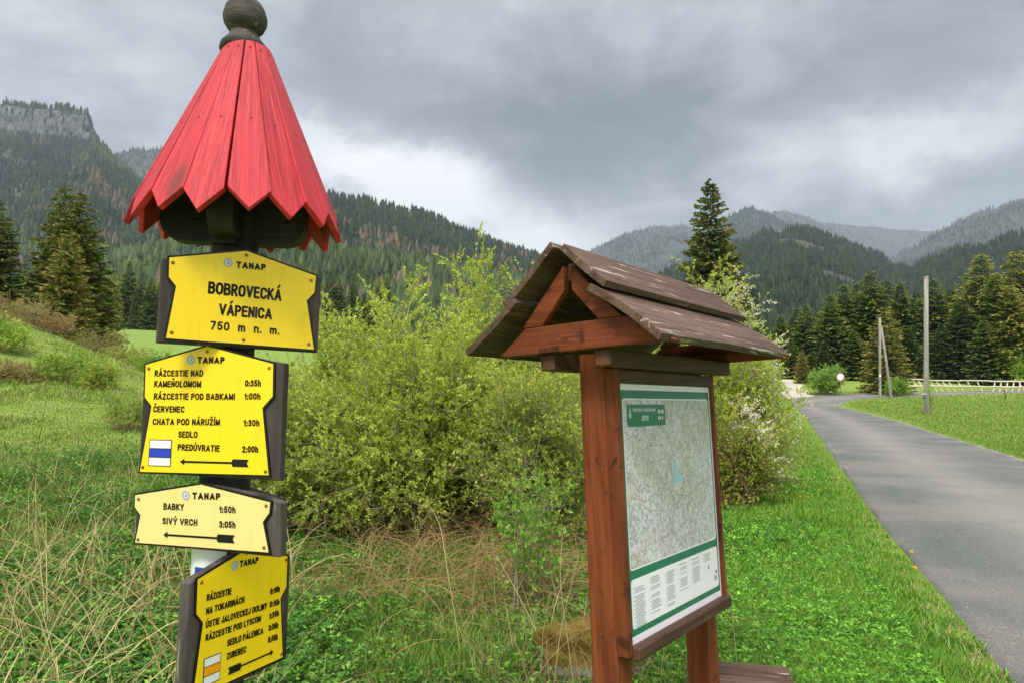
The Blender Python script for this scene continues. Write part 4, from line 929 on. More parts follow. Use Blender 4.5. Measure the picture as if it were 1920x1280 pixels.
for i in range(46):
    px = -60 + i * 17.5 + random.uniform(-8, 8); Y = random.uniform(172, 182)
    spruce_tree(random.choice(['darkA', 'darkB', 'oliveA', 'darkB']), 15, px, random.uniform(488, 535) + max(0, px - 500) * .10 + (18 if px < 190 else 0), Y, 'conifer of the far forest edge beyond the green field, one of many alike', ge, widen=random.uniform(.75, 1.1))

# ------------------------------------------------------------------ bushes
def bez(a, b, c, K):
    t = np.linspace(0, 1, K)[None, :, None]; return a[:, None] * (1 - t) ** 2 + 2 * b[:, None] * t * (1 - t) + c[:, None] * t ** 2
def along(path, bi, t):
    K = path.shape[1]; i = np.minimum((t * (K - 1)).astype(int), K - 2); f = (t * (K - 1) - i)[:, None]
    return path[bi, i] * (1 - f) + path[bi, i + 1] * f, nrm(path[bi, i + 1] - path[bi, i])
def bush(seed, rx, ry, H, ns, nb, ntw, nl, ll, c1, c2, base=.25, stemr=.02, flower=0, fc=None, twl=.26, barkc=None, up=.35, leafy=1.0, shell=.35, low=.12):
    """stems from one foot, branches, twigs and leaves filling an uneven dome"""
    g = np.random.default_rng(seed); bark = np.array(lin(148, 140, 110)) if barkc is None else barkc
    th = g.random(ns) * 6.28; ph = np.arccos(g.random(ns) * (1 - low) + low * g.random(ns)) ; rr = (1 - shell * g.random(ns) ** 2)
    lump = .80 + .42 * vnoise(np.cos(th) * 2 + seed * 3.1 + 20, np.sin(th) * 2 + ph * 2 + 20)
    tgt = np.stack([np.cos(th) * np.sin(ph) * rx, np.sin(th) * np.sin(ph) * ry, .08 * H + np.cos(ph) * H * .92], -1) * (rr * lump)[:, None]
    root = np.stack([g.normal(size=ns) * base * rx, g.normal(size=ns) * base * ry, np.full(ns, -.05)], -1)
    ctrl = root * .6 + tgt * .4 + np.array([0, 0, 1.]) * (up * H * .5) * g.random((ns, 1)) + g.normal(size=(ns, 3)) * .12 * rx
    stem = bez(root, ctrl, tgt, 8); stem += np.cumsum(g.normal(size=stem.shape) * .012 * H, 1) * np.linspace(0, 1, 8)[None, :, None]
    tp = np.linspace(1, .25, 8)[None]
    parts = []; V, T = tubes(stem, stemr * (.5 + .8 * g.random((ns, 1))) * tp, 4); parts.append((V, T, np.repeat(bark * (.7 + .5 * g.random((ns, 1))), 8 * 4, 0)))
    n = ns * nb; bi = np.repeat(np.arange(ns), nb); P, D = along(stem, bi, .25 + .75 * g.random(n) ** .8)
    outd = nrm(P * np.array([1, 1, .7]) + 1e-3)
    d = nrm(D * .7 + rdir(n) * .9 + outd * .2 + np.array([0, 0, .08])); L = (.16 + .22 * g.random(n)) * (rx + ry + H) / 3
    br = bez(P, P + d * L[:, None] * .5 + rdir(n) * (.12 * L)[:, None], P + d * L[:, None] + np.array([0, 0, .1]) * L[:, None], 5)
    V, T = tubes(br, stemr * .27 * (.7 + .6 * g.random((n, 1))) * np.linspace(1, .35, 5)[None], 3); parts.append((V, T, np.repeat(bark * (.75 + .5 * g.random((n, 1))), 15, 0)))
    n2 = n * ntw; bi = np.repeat(np.arange(n), ntw); P, D = along(br, bi, .15 + .85 * g.random(n2)); d = nrm(D + rdir(n2) * .95 + np.array([0, 0, .08])); L = twl * (.4 + .9 * g.random(n2))
    tw = bez(P, P + d * L[:, None] * .5 + rdir(n2) * (.08 * L)[:, None], P + d * L[:, None], 4)
    tw[..., 2] = np.maximum(tw[..., 2], .02)
    V, T = tubes(tw, np.full((n2, 1), stemr * .12) * np.linspace(1, .5, 4)[None], 3); parts.append((V, T, np.repeat(bark * (.8 + .5 * g.random((n2, 1))), 12, 0)))
    stems = join(parts)
    n3 = int(n2 * nl); bi = g.integers(0, n2, n3); P, D = along(tw, bi, .2 + .8 * g.random(n3) ** .7)
    hz = np.clip(P[:, 2] / H, 0, 1); kp = g.random(n3) < leafy * np.clip(.35 + 1.6 * hz, 0, 1); P, D, bi = P[kp], D[kp], bi[kp]; n3 = len(P)
    d = nrm(D * .7 + rdir(n3) * .9 + np.array([0, 0, .3])); S = perp(d); L = ll * (.55 + .8 * g.random(n3))
    V, T = leaves(P, d, S, L, L * .48); clump = vnoise(P[:, 0] * 2.2 + 30, P[:, 2] * 2.2 + P[:, 1] * 2 + 30)[:, None]
    k = np.clip(g.random((n3, 1)) * .6 + clump * .6 - .1, 0, 1); C = (c1 * (1 - k) + c2 * k) * (.8 + .4 * g.random((n3, 1)))
    lf = [(V, T, np.repeat(C, 4, 0))]
    fl = None
    if flower:
        n4 = flower; zz = tw[:, -1, 2] + tw[:, -1, 0] * .35 * H / rx; idx = np.argsort(-zz + g.random(n2) * H * .9)[:max(4, n4 // 14)]; bi = g.choice(idx, n4)
        P, D = along(tw, bi, .1 + .9 * g.random(n4)); P = P + g.normal(size=P.shape) * .012; d = rdir(n4); V, T = leaves(P, d, perp(d), .022 + .016 * g.random(n4), .022 + .014 * g.random(n4)); fl = (V, T, np.repeat(fc * (.85 + .25 * g.random((n4, 1))), 4, 0))
    return stems, join(lf), fl
W1 = np.array(lin(156, 176, 60)); W2 = np.array(lin(212, 222, 100)); W0 = np.array(lin(134, 156, 56))
GR1 = np.array(lin(110, 156, 54)); GR2 = np.array(lin(158, 196, 80))
def put_bush(name, label, loc, args, rot=0, group=None, cat='bush', flower_name='blossom'):
    st, lf, fl = bush(**args); root = empty(name, loc, (0, 0, rot)); tag(root, label, cat, group)
    npmesh('stems', *st[:2], M['twig'], root, st[2]); npmesh('foliage', *lf[:2], M['leaf'], root, lf[2])
    if fl: npmesh(flower_name, *fl[:2], M['leaf'], root, fl[2])
    return root
def gz(x, y): return float(terrain(x, y))
def bpos(px, Y): x = (px - 960) / F * Y; return (x, Y, gz(x, Y))
wk = dict(c1=W1, c2=W2)
put_bush('willow_bush', 'large yellow green willow bush filling the middle between signpost and map board', bpos(790, 8.4), dict(seed=21, rx=1.45, ry=1.15, H=2.6, ns=96, nb=13, ntw=8, nl=26, ll=.034, **wk))
put_bush('willow_bush', 'lower rounded willow bush right beside the signpost', bpos(608, 8.2), dict(seed=22, rx=1.05, ry=1.0, H=2.0, ns=64, nb=12, ntw=8, nl=23, ll=.033, c1=W0, c2=W2))
put_bush('willow_bush', 'middling willow bush closing the gap behind the rounded one beside the signpost', bpos(690, 9.3), dict(seed=31, rx=1.05, ry=.9, H=2.55, ns=60, nb=12, ntw=8, nl=21, ll=.036, **wk))
put_bush('willow_bush', 'tallest willow with its feathery top against the bright sky left of the board roof', bpos(935, 10.6), dict(seed=23, rx=1.15, ry=1.1, H=3.6, ns=70, nb=12, ntw=8, nl=22, ll=.040, up=.45, shell=.25, **wk))
put_bush('willow_bush', 'willow bush with many bare grey twigs right behind the left post of the map board', bpos(1020, 7.6), dict(seed=24, rx=.75, ry=.8, H=2.15, ns=56, nb=11, ntw=8, nl=14, ll=.036, c1=W0, c2=W2))
put_bush('willow_bush', 'tall airy willow showing above the middle of the map board roof', bpos(1150, 10.0), dict(seed=25, rx=1.0, ry=.9, H=3.3, ns=34, nb=11, ntw=7, nl=9, ll=.044, up=.9, **wk))
put_bush('willow_bush', 'green willow bush behind the right half of the map board', bpos(1290, 10.8), dict(seed=26, rx=1.1, ry=1.0, H=3.3, ns=60, nb=11, ntw=8, nl=20, ll=.039, **wk))
put_bush('blackthorn_bush', 'spiny bush with sprays of white blossom beside the grass verge right of the board', bpos(1382, 11.6), dict(seed=27, rx=.74, ry=.9, H=3.3, ns=46, nb=11, ntw=8, nl=9, ll=.042, c1=W0, c2=W2, flower=3600, fc=np.array(lin(248, 240, 226))))
put_bush('blackthorn_bush', 'low twiggy blossoming bush at the verge in front of the bigger blossoming one', bpos(1375, 9.6), dict(seed=28, rx=.50, ry=.6, H=1.35, ns=30, nb=10, ntw=7, nl=7, ll=.036, c1=W0, c2=W2, flower=1200, fc=np.array(lin(248, 240, 226)), barkc=np.array(lin(112, 84, 62))))
put_bush('blackthorn_bush', 'leafy bush reaching over the left edge of the road near the junction', bpos(1412, 16.5), dict(seed=29, rx=.72, ry=1.1, H=2.3, ns=36, nb=11, ntw=7, nl=8, ll=.06, c1=W0, c2=GR2, flower=700, fc=np.array(lin(248, 240, 226))))
put_bush('willow_shoot', 'young bright green willow shoots growing in the dry grass left of the map board', bpos(1000, 5.2), dict(seed=30, rx=.24, ry=.24, H=1.05, ns=14, nb=7, ntw=4, nl=4.6, ll=.045, c1=GR1, c2=np.array(lin(164, 196, 76)), stemr=.008, twl=.13, base=.35, up=1.0))
# shrubs of the left bank
gb = 'small shrubs on the left bank'
for px, py, Y, rx, H, lab, c1, c2, lv in [(112, 700, 22, .85, .95, 'rounded green shrub alone in the middle of the bank slope', W0, GR2, 3), (182, 712, 23, .5, .65, 'small sparse shrub just right of the rounded green one on the bank', W0, W2, 2), (14, 640, 24, .9, 1.2, 'green shrub at the left picture edge on the bank', GR1, W2, 3),
    (22, 585, 31, 1.6, 1.0, 'brownish scrub along the top of the bank under the edge spruce', np.array(lin(150, 132, 84)), np.array(lin(176, 166, 104)), 2.2), (90, 612, 32, 1.3, .9, 'dry brown scrub below the twin spruces', np.array(lin(164, 134, 90)), np.array(lin(186, 164, 108)), 2), (185, 650, 33, 1.4, 1.0, 'tangled brown green scrub right of the twin spruces on the bank top', np.array(lin(140, 132, 78)), np.array(lin(166, 164, 92)), 2.4),
    (248, 680, 33, 1.2, .9, 'olive scrub at the right end of the bank, partly behind the signs', np.array(lin(130, 132, 70)), W2, 2.6), (300, 655, 30, .9, 1.0, 'bright leafy bush peeping between the two upper signs', GR1, np.array(lin(160, 190, 70)), 3.4), (232, 790, 15, .5, .85, 'light green young bush at the foot of the bank beside the blue trail sign', GR1, W2, 2.4),
    (20, 690, 20, .6, .4, 'low brown tuft of scrub on the bank near the left edge', np.array(lin(156, 140, 90)), np.array(lin(176, 168, 100)), 2)]:
    x, y = ground_hit(px, py + 16) if py > 695 else (at(px, py, Y)[0], Y)
    put_bush('shrub', lab, (x, y, gz(x, y) - .03), dict(seed=int(px * 7 + py), rx=rx, ry=rx, H=H, ns=26, nb=9, ntw=5, nl=lv * 2.4, ll=.07 if Y > 18 else .04, c1=c1, c2=c2, stemr=.012, barkc=np.array(lin(160, 138, 106))), group=gb)
# shrubs along the far road
x, y = ground_hit(1546, 739); put_bush('hazel_bush', 'fresh green bush on several bare stems beside the round traffic sign', (x, y, gz(x, y)), dict(seed=41, rx=1.5, ry=1.4, H=2.9, ns=36, nb=10, ntw=6, nl=7, ll=.16, c1=GR1, c2=GR2, stemr=.05, base=.12, twl=.5, low=.35))
x, y = ground_hit(1680, 743); put_bush('hazel_bush', 'small fresh green bush at the foot of the pole brace', (x, y, gz(x, y)), dict(seed=42, rx=.85, ry=.8, H=2.0, ns=24, nb=9, ntw=5, nl=7, ll=.13, c1=GR1, c2=GR2, stemr=.04, base=.12, twl=.4, low=.45))
put_bush('hazel_bush', 'light green bush at the right picture edge behind the white fence', bpos(1925, 84), dict(seed=43, rx=2.6, ry=2, H=4.3, ns=40, nb=10, ntw=6, nl=8, ll=.26, c1=W0, c2=GR2, stemr=.05, twl=.6))
x, y = ground_hit(1746, 778); put_bush('sapling', 'thin leafy sapling climbing beside the foot of the single grey pole', (x, y, gz(x, y)), dict(seed=44, rx=.22, ry=.22, H=2.3, ns=7, nb=7, ntw=4, nl=3, ll=.07, c1=W0, c2=GR2, stemr=.02, twl=.25, up=1.2), cat='sapling')
# bare saplings left of the willow
def bare_tree(label, px, Y, H, seed, lean=(.0, 0), name='bare_sapling'):
    g = np.random.default_rng(seed); x, y, z = bpos(px, Y); root = empty(name, (x, y, z)); tag(root, label, 'sapling')
    t = np.linspace(0, 1, 10); tr = np.stack([lean[0] * t * H + .05 * np.sin(t * 7), lean[1] * t * H + 0 * t, t * H], -1)[None]
    V, T = tubes(tr, (.022 * (1 - .8 * t))[None], 6); npmesh('trunk', V, T, M['twig'], root, np.broadcast_to(np.array(lin(150, 140, 120)), (len(V), 3)), True)
    n = 14; tt = .35 + .6 * g.random(n); P, D = along(tr, np.zeros(n, int), tt); a = g.random(n) * 6.28; d = np.stack([np.cos(a), np.sin(a), .9 + .6 * g.random(n)], -1); L = .25 + .5 * g.random(n)
    br = bez(P, P + d * L[:, None] * .4, P + d * L[:, None] * .8 + np.array([0, 0, .25]) * L[:, None], 5); V1 = tubes(br, np.full((n, 1), .007) * np.linspace(1, .3, 5)[None], 3)
    n2 = 40; bi = g.integers(0, n, n2); P, D = along(br, bi, g.random(n2)); d = nrm(D + rdir(n2) * .7); L = .1 + .2 * g.random(n2); t2 = bez(P, P + d * L[:, None] * .5, P + d * L[:, None] + np.array([0, 0, .05]), 3); V2 = tubes(t2, np.full((n2, 3), .003), 3)
    V, T, C = join([(*V1, np.array(lin(140, 130, 110))), (*V2, np.array(lin(130, 120, 100)))]); npmesh('branches', V, T, M['twig'], root, C)
bare_tree('tall bare sapling standing just right of the place name sign', 603, 11, 3.1, 5, (-.01, 0)); bare_tree('short bare leaning sapling under the right corner of the place name sign', 545, 10.5, 1.5, 6, (-.12, 0))
bare_tree('thin bare sapling beside the tall one near the willow edge', 614, 12.5, 2.4, 8, (.03, 0))

# ------------------------------------------------------------------ grass, ground cover, dry stalks
G1 = np.array(lin(112, 148, 54)); G2 = np.array(lin(148, 180, 76)); G3 = np.array(lin(84, 118, 44)); DRY = np.array(lin(196, 178, 128)); DRY2 = np.array(lin(166, 142, 94)); TAN = np.array(lin(178, 146, 100))
def scatter(n, ymin, ymax, pxmin=-120, pxmax=2040, power=1.0, far=1.0):
    """random ground points spread over the wedge the photo shows (plus margin), denser near"""
    u = rng.random(n); y = ymin * (ymax / ymin) ** (u ** far); px = pxmin + rng.random(n) * (pxmax - pxmin); x = (px - 960) / F * y
    return x, y
def blades(name, x, y, h, wd, C, kind_label, lean=.45, m='blade'):
    n = len(x); z = terrain(x, y); a = rng.random(n) * 6.28; f = rng.random(n) * 6.28; ln = (lean * (.3 + rng.random(n)))[:, None] * h[:, None]
    dirv = np.stack([np.cos(f), np.sin(f), 0 * f], -1); sd = np.stack([np.cos(a), np.sin(a), 0 * a], -1) * wd[:, None] * .5; P = np.stack([x, y, z - .01], -1); up = np.array([0, 0, 1.])
    mid = P + up * h[:, None] * .55 + dirv * ln * .3; tip = P + up * (h * (1 - .25 * lean))[:, None] + dirv * ln
    V = np.stack([P - sd, P + sd, mid - sd * .8, mid + sd * .8, tip], 1).reshape(-1, 3); b = (np.arange(n) * 5)[:, None]
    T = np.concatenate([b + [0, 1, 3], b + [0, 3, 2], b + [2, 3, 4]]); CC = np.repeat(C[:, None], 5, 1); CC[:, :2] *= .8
    o = npmesh(name, V, T, M[m], col=CC.reshape(-1, 3)); tag(o, kind_label, 'grass', None, 'stuff'); return o
def mixc(n, cols, wts):
    i = rng.choice(len(cols), n, p=np.array(wts) / sum(wts)); return np.array(cols)[i] * (.75 + .5 * rng.random((n, 1)))
def free(x, y):
    k = ~onroad(x, y) & (np.hypot(x + .81, y - 2) > .09); ed = roaddist(x, y); return k, ed
# near verge and meadow turf
x, y = scatter(420000, 2.6, 34); k, ed = free(x, y); bushy = np.exp(-((x + .7) / 2.4) ** 2 - ((y - 8.3) / 1.5) ** 2); dryz = np.exp(-((x + .3) / 1.7) ** 2 - ((y - 5.6) / 1.5) ** 2) * (x < .9)
k &= rng.random(len(x)) > bushy * .9; k &= rng.random(len(x)) > dryz * .55; x, y, ed = x[k], y[k], ed[k]; n = len(x)
pat = fbm(x * 1.1, y * 1.1, 3); edge = np.clip(ed / .5, .25, 1)
h = (.05 + .11 * rng.random(n) * (.5 + pat)) * edge * np.where(y > 14, .75, 1) * np.where((x < -2.5) & (y > 11), .6, 1) * np.clip(1.25 - (y - 3) * .03, .5, 1.2); wd = .0045 + .0009 * y
C = mixc(n, [G1, G2, G3, DRY * .9], [3.6, 3.2, 3.4, .7]); lw = ((x > .5) & (y < 16))[:, None]; C = np.where(lw, C * np.array([.85, 1.08, .8]), C)
dc = (rng.random(n) < np.clip(.8 - ed * 2.6, 0, .5)); C = np.where(dc[:, None], DRY * (.7 + .5 * rng.random((n, 1))), C)
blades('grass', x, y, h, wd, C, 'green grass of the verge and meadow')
x, y = scatter(120000, 2.6, 12, 1230, 1980); k, ed = free(x, y); k &= fbm(x * .9 + 31, y * .9, 3) > .42; x, y, ed = x[k], y[k], ed[k]; n = len(x)
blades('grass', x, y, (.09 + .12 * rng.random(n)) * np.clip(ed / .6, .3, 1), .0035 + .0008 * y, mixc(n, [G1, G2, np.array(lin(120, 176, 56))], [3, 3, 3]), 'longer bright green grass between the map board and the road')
# small far tufts right of the road
x, y = scatter(90000, 15, 75, 1350, 2050); k, ed = free(x, y); x, y, ed = x[k], y[k], ed[k]; n = len(x)
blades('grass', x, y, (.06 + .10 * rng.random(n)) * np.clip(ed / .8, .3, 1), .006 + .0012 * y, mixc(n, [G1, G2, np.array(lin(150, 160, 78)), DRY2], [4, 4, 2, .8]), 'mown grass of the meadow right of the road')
x, y = scatter(60000, 10, 36, -160, 460); k = fbm(x * .5 + 3, y * .5, 4) > .40; x, y = x[k], y[k]; n = len(x); hz_ = np.clip(fbm(x * .35 + 7, y * .35, 3) * 2 - .5, .15, 1)
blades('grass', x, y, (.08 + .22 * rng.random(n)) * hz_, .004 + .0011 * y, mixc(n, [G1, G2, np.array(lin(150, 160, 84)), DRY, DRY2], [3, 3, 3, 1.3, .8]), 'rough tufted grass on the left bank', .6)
# leafy ground cover
def cover(name, label, x, y, hmax, ll, C, nl=5):
    n = len(x); z = terrain(x, y); P0 = np.stack([x, y, z], -1); h = hmax * (.25 + .75 * rng.random(n)); P0[:, 2] += h
    m = n * nl; a = rng.random(m) * 6.28; til = (rng.random(m) - .25) * .9; d = np.stack([np.cos(a) * np.cos(til), np.sin(a) * np.cos(til), np.sin(til)], -1)
    P = np.repeat(P0, nl, 0) + rng.normal(size=(m, 3)) * np.array([.012, .012, .012]); S = nrm(np.cross(d, np.array([0, 0, 1.])) + .35 * rng.normal(size=(m, 3))); L = ll * (.6 + .8 * rng.random(m)) * np.repeat(np.clip(h / hmax + .3, .5, 1.1), nl)
    V, T = leaves(P, d, S, L, L * .55, -.12); CC = np.repeat(np.repeat(C, nl, 0) * (.8 + .4 * rng.random((m, 1))), 4, 0)
    st = np.stack([np.stack([x, y, z - .01], -1), P0 * .5 + np.stack([x, y, z], -1) * .5, P0], 1); SV, ST = tubes(st, np.full((n, 3), .0014), 3)
    V, T, CC = join([(V, T, CC), (SV, ST, G3)]); o = npmesh(name, V, T, M['blade'], col=CC); tag(o, label, 'ground cover', None, 'stuff')
L1 = np.array(lin(100, 156, 48)); L2 = np.array(lin(138, 190, 68)); L3 = np.array(lin(68, 116, 40))
x, y = scatter(52000, 2.7, 13, 1180, 1960); k, ed = free(x, y); p = fbm(x * .8 + 9, y * .8, 3); k &= (ed > .45) & (p + .25 * rng.random(len(x)) > .52 - .1 * (ed > 1.2)); x, y = x[k], y[k]
cover('weeds', 'lush low leafy weeds in the verge between the map board and the road', x, y, .13, .024, mixc(len(x), [L1, L2, L3], [4, 3, 2]), 6)
x, y = scatter(44000, 2.7, 12.0, -120, 700); p = fbm(x * .9 + 3, y * .9, 3); k = (p + .3 * rng.random(len(x)) > .55) & (project(np.stack([x, y, 0 * x], -1))[0] < 690 - 330 * rng.random(len(x)) ** 1.3); x, y = x[k], y[k]
cover('weeds', 'dark green nettle like weeds under the dry stalks left of the signpost', x, y, .20, .032, mixc(len(x), [L1 * .8, L3, L2 * .9], [3, 3.5, 1.2]), 6)
x, y = scatter(11000, 2.8, 7.0, 560, 1240); p = fbm(x * 1.2 + 1, y * 1.2, 3); k = p + .3 * rng.random(len(x)) > .62; x, y = x[k], y[k]
cover('weeds', 'patches of green weeds among the flattened dry grass before the willow', x, y, .13, .028, mixc(len(x), [L1 * .8, L3, L2 * .8], [3, 3, 1]))
# flattened dry grass and tall dry stalks
def stalks(name, label, x, y, L, r, C, bend, up0=.9, K=6):
    n = len(x); z = terrain(x, y); P = np.stack([x, y, z - .01], -1); a = rng.random(n) * 6.28; dh = np.stack([np.cos(a), np.sin(a), 0 * a], -1); b = (bend * (.3 + 1.0 * rng.random(n)))[:, None]; t = np.linspace(0, 1, K)[None, :, None]
    path = P[:, None] + L[:, None, None] * (dh[:, None] * (b[:, None] * (t * .5 + .5 * t ** 2)) + np.array([0, 0, 1.]) * (up0 * t - np.minimum(b[:, None] * .62, .98 * up0) * t ** 2)); path[..., 2] = np.maximum(path[..., 2], z[:, None] + .012)
    path[:, 1:] += np.cumsum(rng.normal(size=(n, K - 1, 3)) * .006, 1) * L[:, None, None]
    V, T = tubes(path, r[:, None] * np.linspace(1, .4, K)[None], 3); o = npmesh(name, V, T, M['dry'], col=np.repeat(C, K * 3, 0)); tag(o, label, 'dry grass', None, 'stuff')
x, y = scatter(8000, 3.0, 8.0, 530, 1300); k = (rng.random(len(x)) < np.clip(3.4 * fbm(x * 1.3 + 5, y * 1.3, 3) - 1.35, .02, 1)) & ((x < .75) | (y > 4.5)); x, y = x[k], y[k]; n = len(x)
stalks('dry_grass', 'flattened tan grass lying in front of the willow thicket', x, y, .20 + .42 * rng.random(n), .0019 + .0016 * rng.random(n), mixc(n, [DRY, DRY2, TAN], [2, 3, 4]), 1.0, .75)
x, y = scatter(650, 5.2, 8.2, 640, 1090); n = len(x)
stalks('dry_grass', 'brown arching dead grass hanging at the foot of the big willow', x, y, .5 + .5 * rng.random(n), .0026 + .0014 * rng.random(n), mixc(n, [TAN * 1.1, DRY2, TAN * .8], [3, 2, 2]), 1.0, .85)
x, y = scatter(1900, 2.5, 10.5, -130, 560); k = (x < -1.15) & (rng.random(len(x)) < np.clip(2.2 * fbm(x * .9 + 15, y * .9, 3) - .55, .04, 1)); x, y = x[k], y[k]; n = len(x)
stalks('dry_grass', 'tall pale dry grass stalks left of the signpost', x, y, .35 + .65 * rng.random(n) ** 1.5, .0024 + .0026 * rng.random(n), mixc(n, [DRY * 1.15, DRY2, DRY * 1.25], [4, 2, 2]), .62, 1.0)
x, y = scatter(800, 2.5, 8.5, -130, 560); k = x < -1.1; x, y = x[k], y[k]; n = len(x)
stalks('dry_grass', 'fallen pale straw between the weeds left of the signpost', x, y, .3 + .5 * rng.random(n), .0020 + .0018 * rng.random(n), mixc(n, [DRY, DRY2, TAN], [3, 3, 1]), 1.1, .5)
for nm_, lab, pts in [('dead_stem', 'long pale dead stem arching up from the weeds in the middle foreground', [(868, 1200, 4.2), (850, 1130, 4.25), (835, 1050, 4.3), (828, 980, 4.5), (800, 940, 4.6)]), ('dead_stem', 'straight thin dead stem leaning left of the boulder', [(1045, 1262, 3.9), (1010, 1190, 4.0), (965, 1100, 4.1), (930, 1040, 4.2)]),
    ('dead_stem', 'pale dead reed leaning against the left side of the boulder', [(1085, 1270, 3.5), (1062, 1180, 3.6), (1048, 1080, 3.7), (1055, 1000, 3.8)]), ('dead_stem', 'long dead reed slanting across the boulder towards the post', [(1032, 1275, 3.6), (1050, 1180, 3.7), (1068, 1110, 3.75), (1085, 1040, 3.8)]),
    ('dead_stem', 'bent pale straw standing just right of the map board frame', [(1386, 1160, 3.6), (1372, 1135, 3.6), (1366, 1100, 3.6), (1361, 1080, 3.6)]), ('dead_stem', 'dark thin weed stem rising over the bank at the left', [(62, 900, 9), (70, 840, 9), (80, 790, 9), (86, 752, 9)])]:
    P = np.array([at(*p) for p in pts]); P[0, 2] = terrain(P[0, 0], P[0, 1]) - .02; P = np.stack([np.interp(np.linspace(0, len(P) - 1, 14), np.arange(len(P)), P[:, i]) for i in range(3)], -1)
    for _ in range(3): P[1:-1] = (P[:-2] + 2 * P[1:-1] + P[2:]) / 4
    V, T = tubes(P[None], np.linspace(.0036, .0016, 14)[None] * (P[0, 1] / 4) ** .7, 5); o = npmesh(nm_, V, T, M['dry'], col=np.broadcast_to(DRY if 'dark' not in lab else DRY2 * .5, (len(V), 3)), smooth=True); tag(o, lab, 'stem', 'single dead stems')
# dandelions
DY = np.array(lin(255, 232, 30)); heads = None
for i, (px, py) in enumerate([(1500, 946), (1516, 948), (1536, 935), (1550, 931), (1588, 890), (1562, 890), (1528, 898), (1573, 909), (1710, 1060), (1716, 1092), (1608, 880), (1470, 925)]):
    x, y = ground_hit(px, py); root = empty('dandelion', (x, y, gz(x, y)), (0, 0, random.uniform(0, 6))); tag(root, 'yellow dandelion flower in the grass verge beside the road', 'flower', 'dandelions in the verge')
    if heads is None:
        n = 60; a = rng.random(n) * 6.28; el_ = rng.random(n) ** .7 * 1.2; d = np.stack([np.cos(a) * np.cos(el_), np.sin(a) * np.cos(el_), np.sin(el_)], -1); V, T = leaves(np.repeat([[0, 0, .12]], n, 0) * 1., d, perp(d), np.full(n, .022), np.full(n, .008))
        hd = npmesh('flower_head', V, T, M['blade'], root, np.repeat(DY * (.8 + .3 * rng.random((n, 1))), 4, 0)); SV, ST = tubes(np.array([[[0, 0, -.01], [.004, 0, .06], [0, 0, .122]]]), np.full((1, 3), .002), 5); sm = npmesh('stem', SV, ST, M['blade'], root, np.broadcast_to(L2, (len(SV), 3))); heads = (hd, sm)
    else:
        for o in heads: q = o.copy(); q.parent = root; COL.objects.link(q)
# mossy boulder behind the left post
def boulder():
    bm = bmesh.new(); bmesh.ops.create_icosphere(bm, subdivisions=5, radius=1)
    for v in bm.verts:
        c = v.co.copy(); k = 1 + .42 * (fbm(c.x * 1.4 + 5, c.y * 1.4 + c.z * 1.7, 4) - .5) * 2; v.co = Vector((max(-.92, min(.92, c.x)) * .30 * k, max(-.95, min(.95, c.y)) * .30 * k, max(-.8, min(.72, c.z)) * .32 * k))
    m, N = mat('mossy_stone'); co = N.coord(); g = N.new('ShaderNodeNewGeometry'); sz = N.new('ShaderNodeSeparateXYZ'); N.put(sz.inputs[0], g.outputs['Normal'])
    st = N.mix(N.step(N.vor(co, 28), .1, .4), lin(92, 88, 82), lin(146, 140, 130)); n = N.noise(co, 7, 6, .7); pos = N.new('ShaderNodeSeparateXYZ'); N.put(pos.inputs[0], co)
    hgt = N.m('ADD', pos.outputs[2], N.m('MULTIPLY', N.m('SUBTRACT', n, .5), .28)); ms = N.mix(N.step(N.noise(co, 14, 5, .7), .4, .62), lin(112, 90, 40), lin(144, 124, 62)); ms = N.mix(N.m('MULTIPLY', N.step(N.noise(co, 5, 4), .52, .64), .7), ms, lin(112, 120, 48))
    c = N.mix(N.step(hgt, .06, .12), st, ms); finish(N, c, .95, .1, bump=N.noise(co, 45, 5, .8), bstr=.9, bdist=.02)
    x, y, _ = at(1100, 1120, 3.95); o = obj('boulder', bm, m, None, smooth=True); o.location = (x, y, gz(x, y) + .07); tag(o, 'boulder capped with orange brown moss just left of the map board post', 'boulder')
boulder()
a_ = rng.random(260) * 6.28; r_ = .22 + .35 * rng.random(260); x = 1.0 * at(1100, 1120, 3.95)[0] + np.cos(a_) * r_; y = 3.95 + np.sin(a_) * r_ - .1
k = (x < .5); cover('weeds', 'small weeds growing round the mossy boulder', x[k], y[k], .20, .03, mixc(k.sum(), [L1, L2, L3], [3, 2, 2]))
a_ = rng.random(150) * 6.28; r_ = .18 + .4 * rng.random(150); x = at(1085, 1120, 3.9)[0] + np.cos(a_) * r_ - .05; y = 3.85 + np.sin(a_) * r_ - .1
stalks('dry_grass', 'pale dry stalks leaning over the mossy boulder', x, y, .3 + .5 * rng.random(150), .0014 + .001 * rng.random(150), mixc(150, [DRY * 1.15, DRY2, TAN], [3, 2, 1]), .6, 1.0)

# ------------------------------------------------------------------ poles, sign, fence along the far road
M['pole'] = wood('weathered_pole', 2, lin(168, 162, 152), lin(132, 126, 118), streak=(lin(196, 192, 184), .6), fine=.3, rough=.85)
def pole_mesh(name, a, b, r0, r1, parent, m='pole', n=10):
    V, T = tubes(np.array([[a, (np.array(a) + np.array(b)) / 2 + [.01, 0, 0], b]], float), np.array([[r0, (r0 + r1) / 2, r1]]), n)
    top = np.array([b]); o = npmesh(name, np.concatenate([V, top]), np.concatenate([T, np.array([[2 * n + k, 2 * n + (k + 1) % n, 3 * n] for k in range(n)])]), M[m], parent, smooth=True); return o
def ring(name, z, r, hh, parent, m):
    bm = bmesh.new(); lathe(bm, [(r, z - hh), (r, z + hh)], 14); return obj(name, bm, M[m], parent)
x, y = ground_hit(1736, 776); tp = at(1736.5, 522, y); pl = empty('utility_pole', (x, y, gz(x, y))); tag(pl, 'single tall weathered grey pole without wires in the meadow', 'pole')
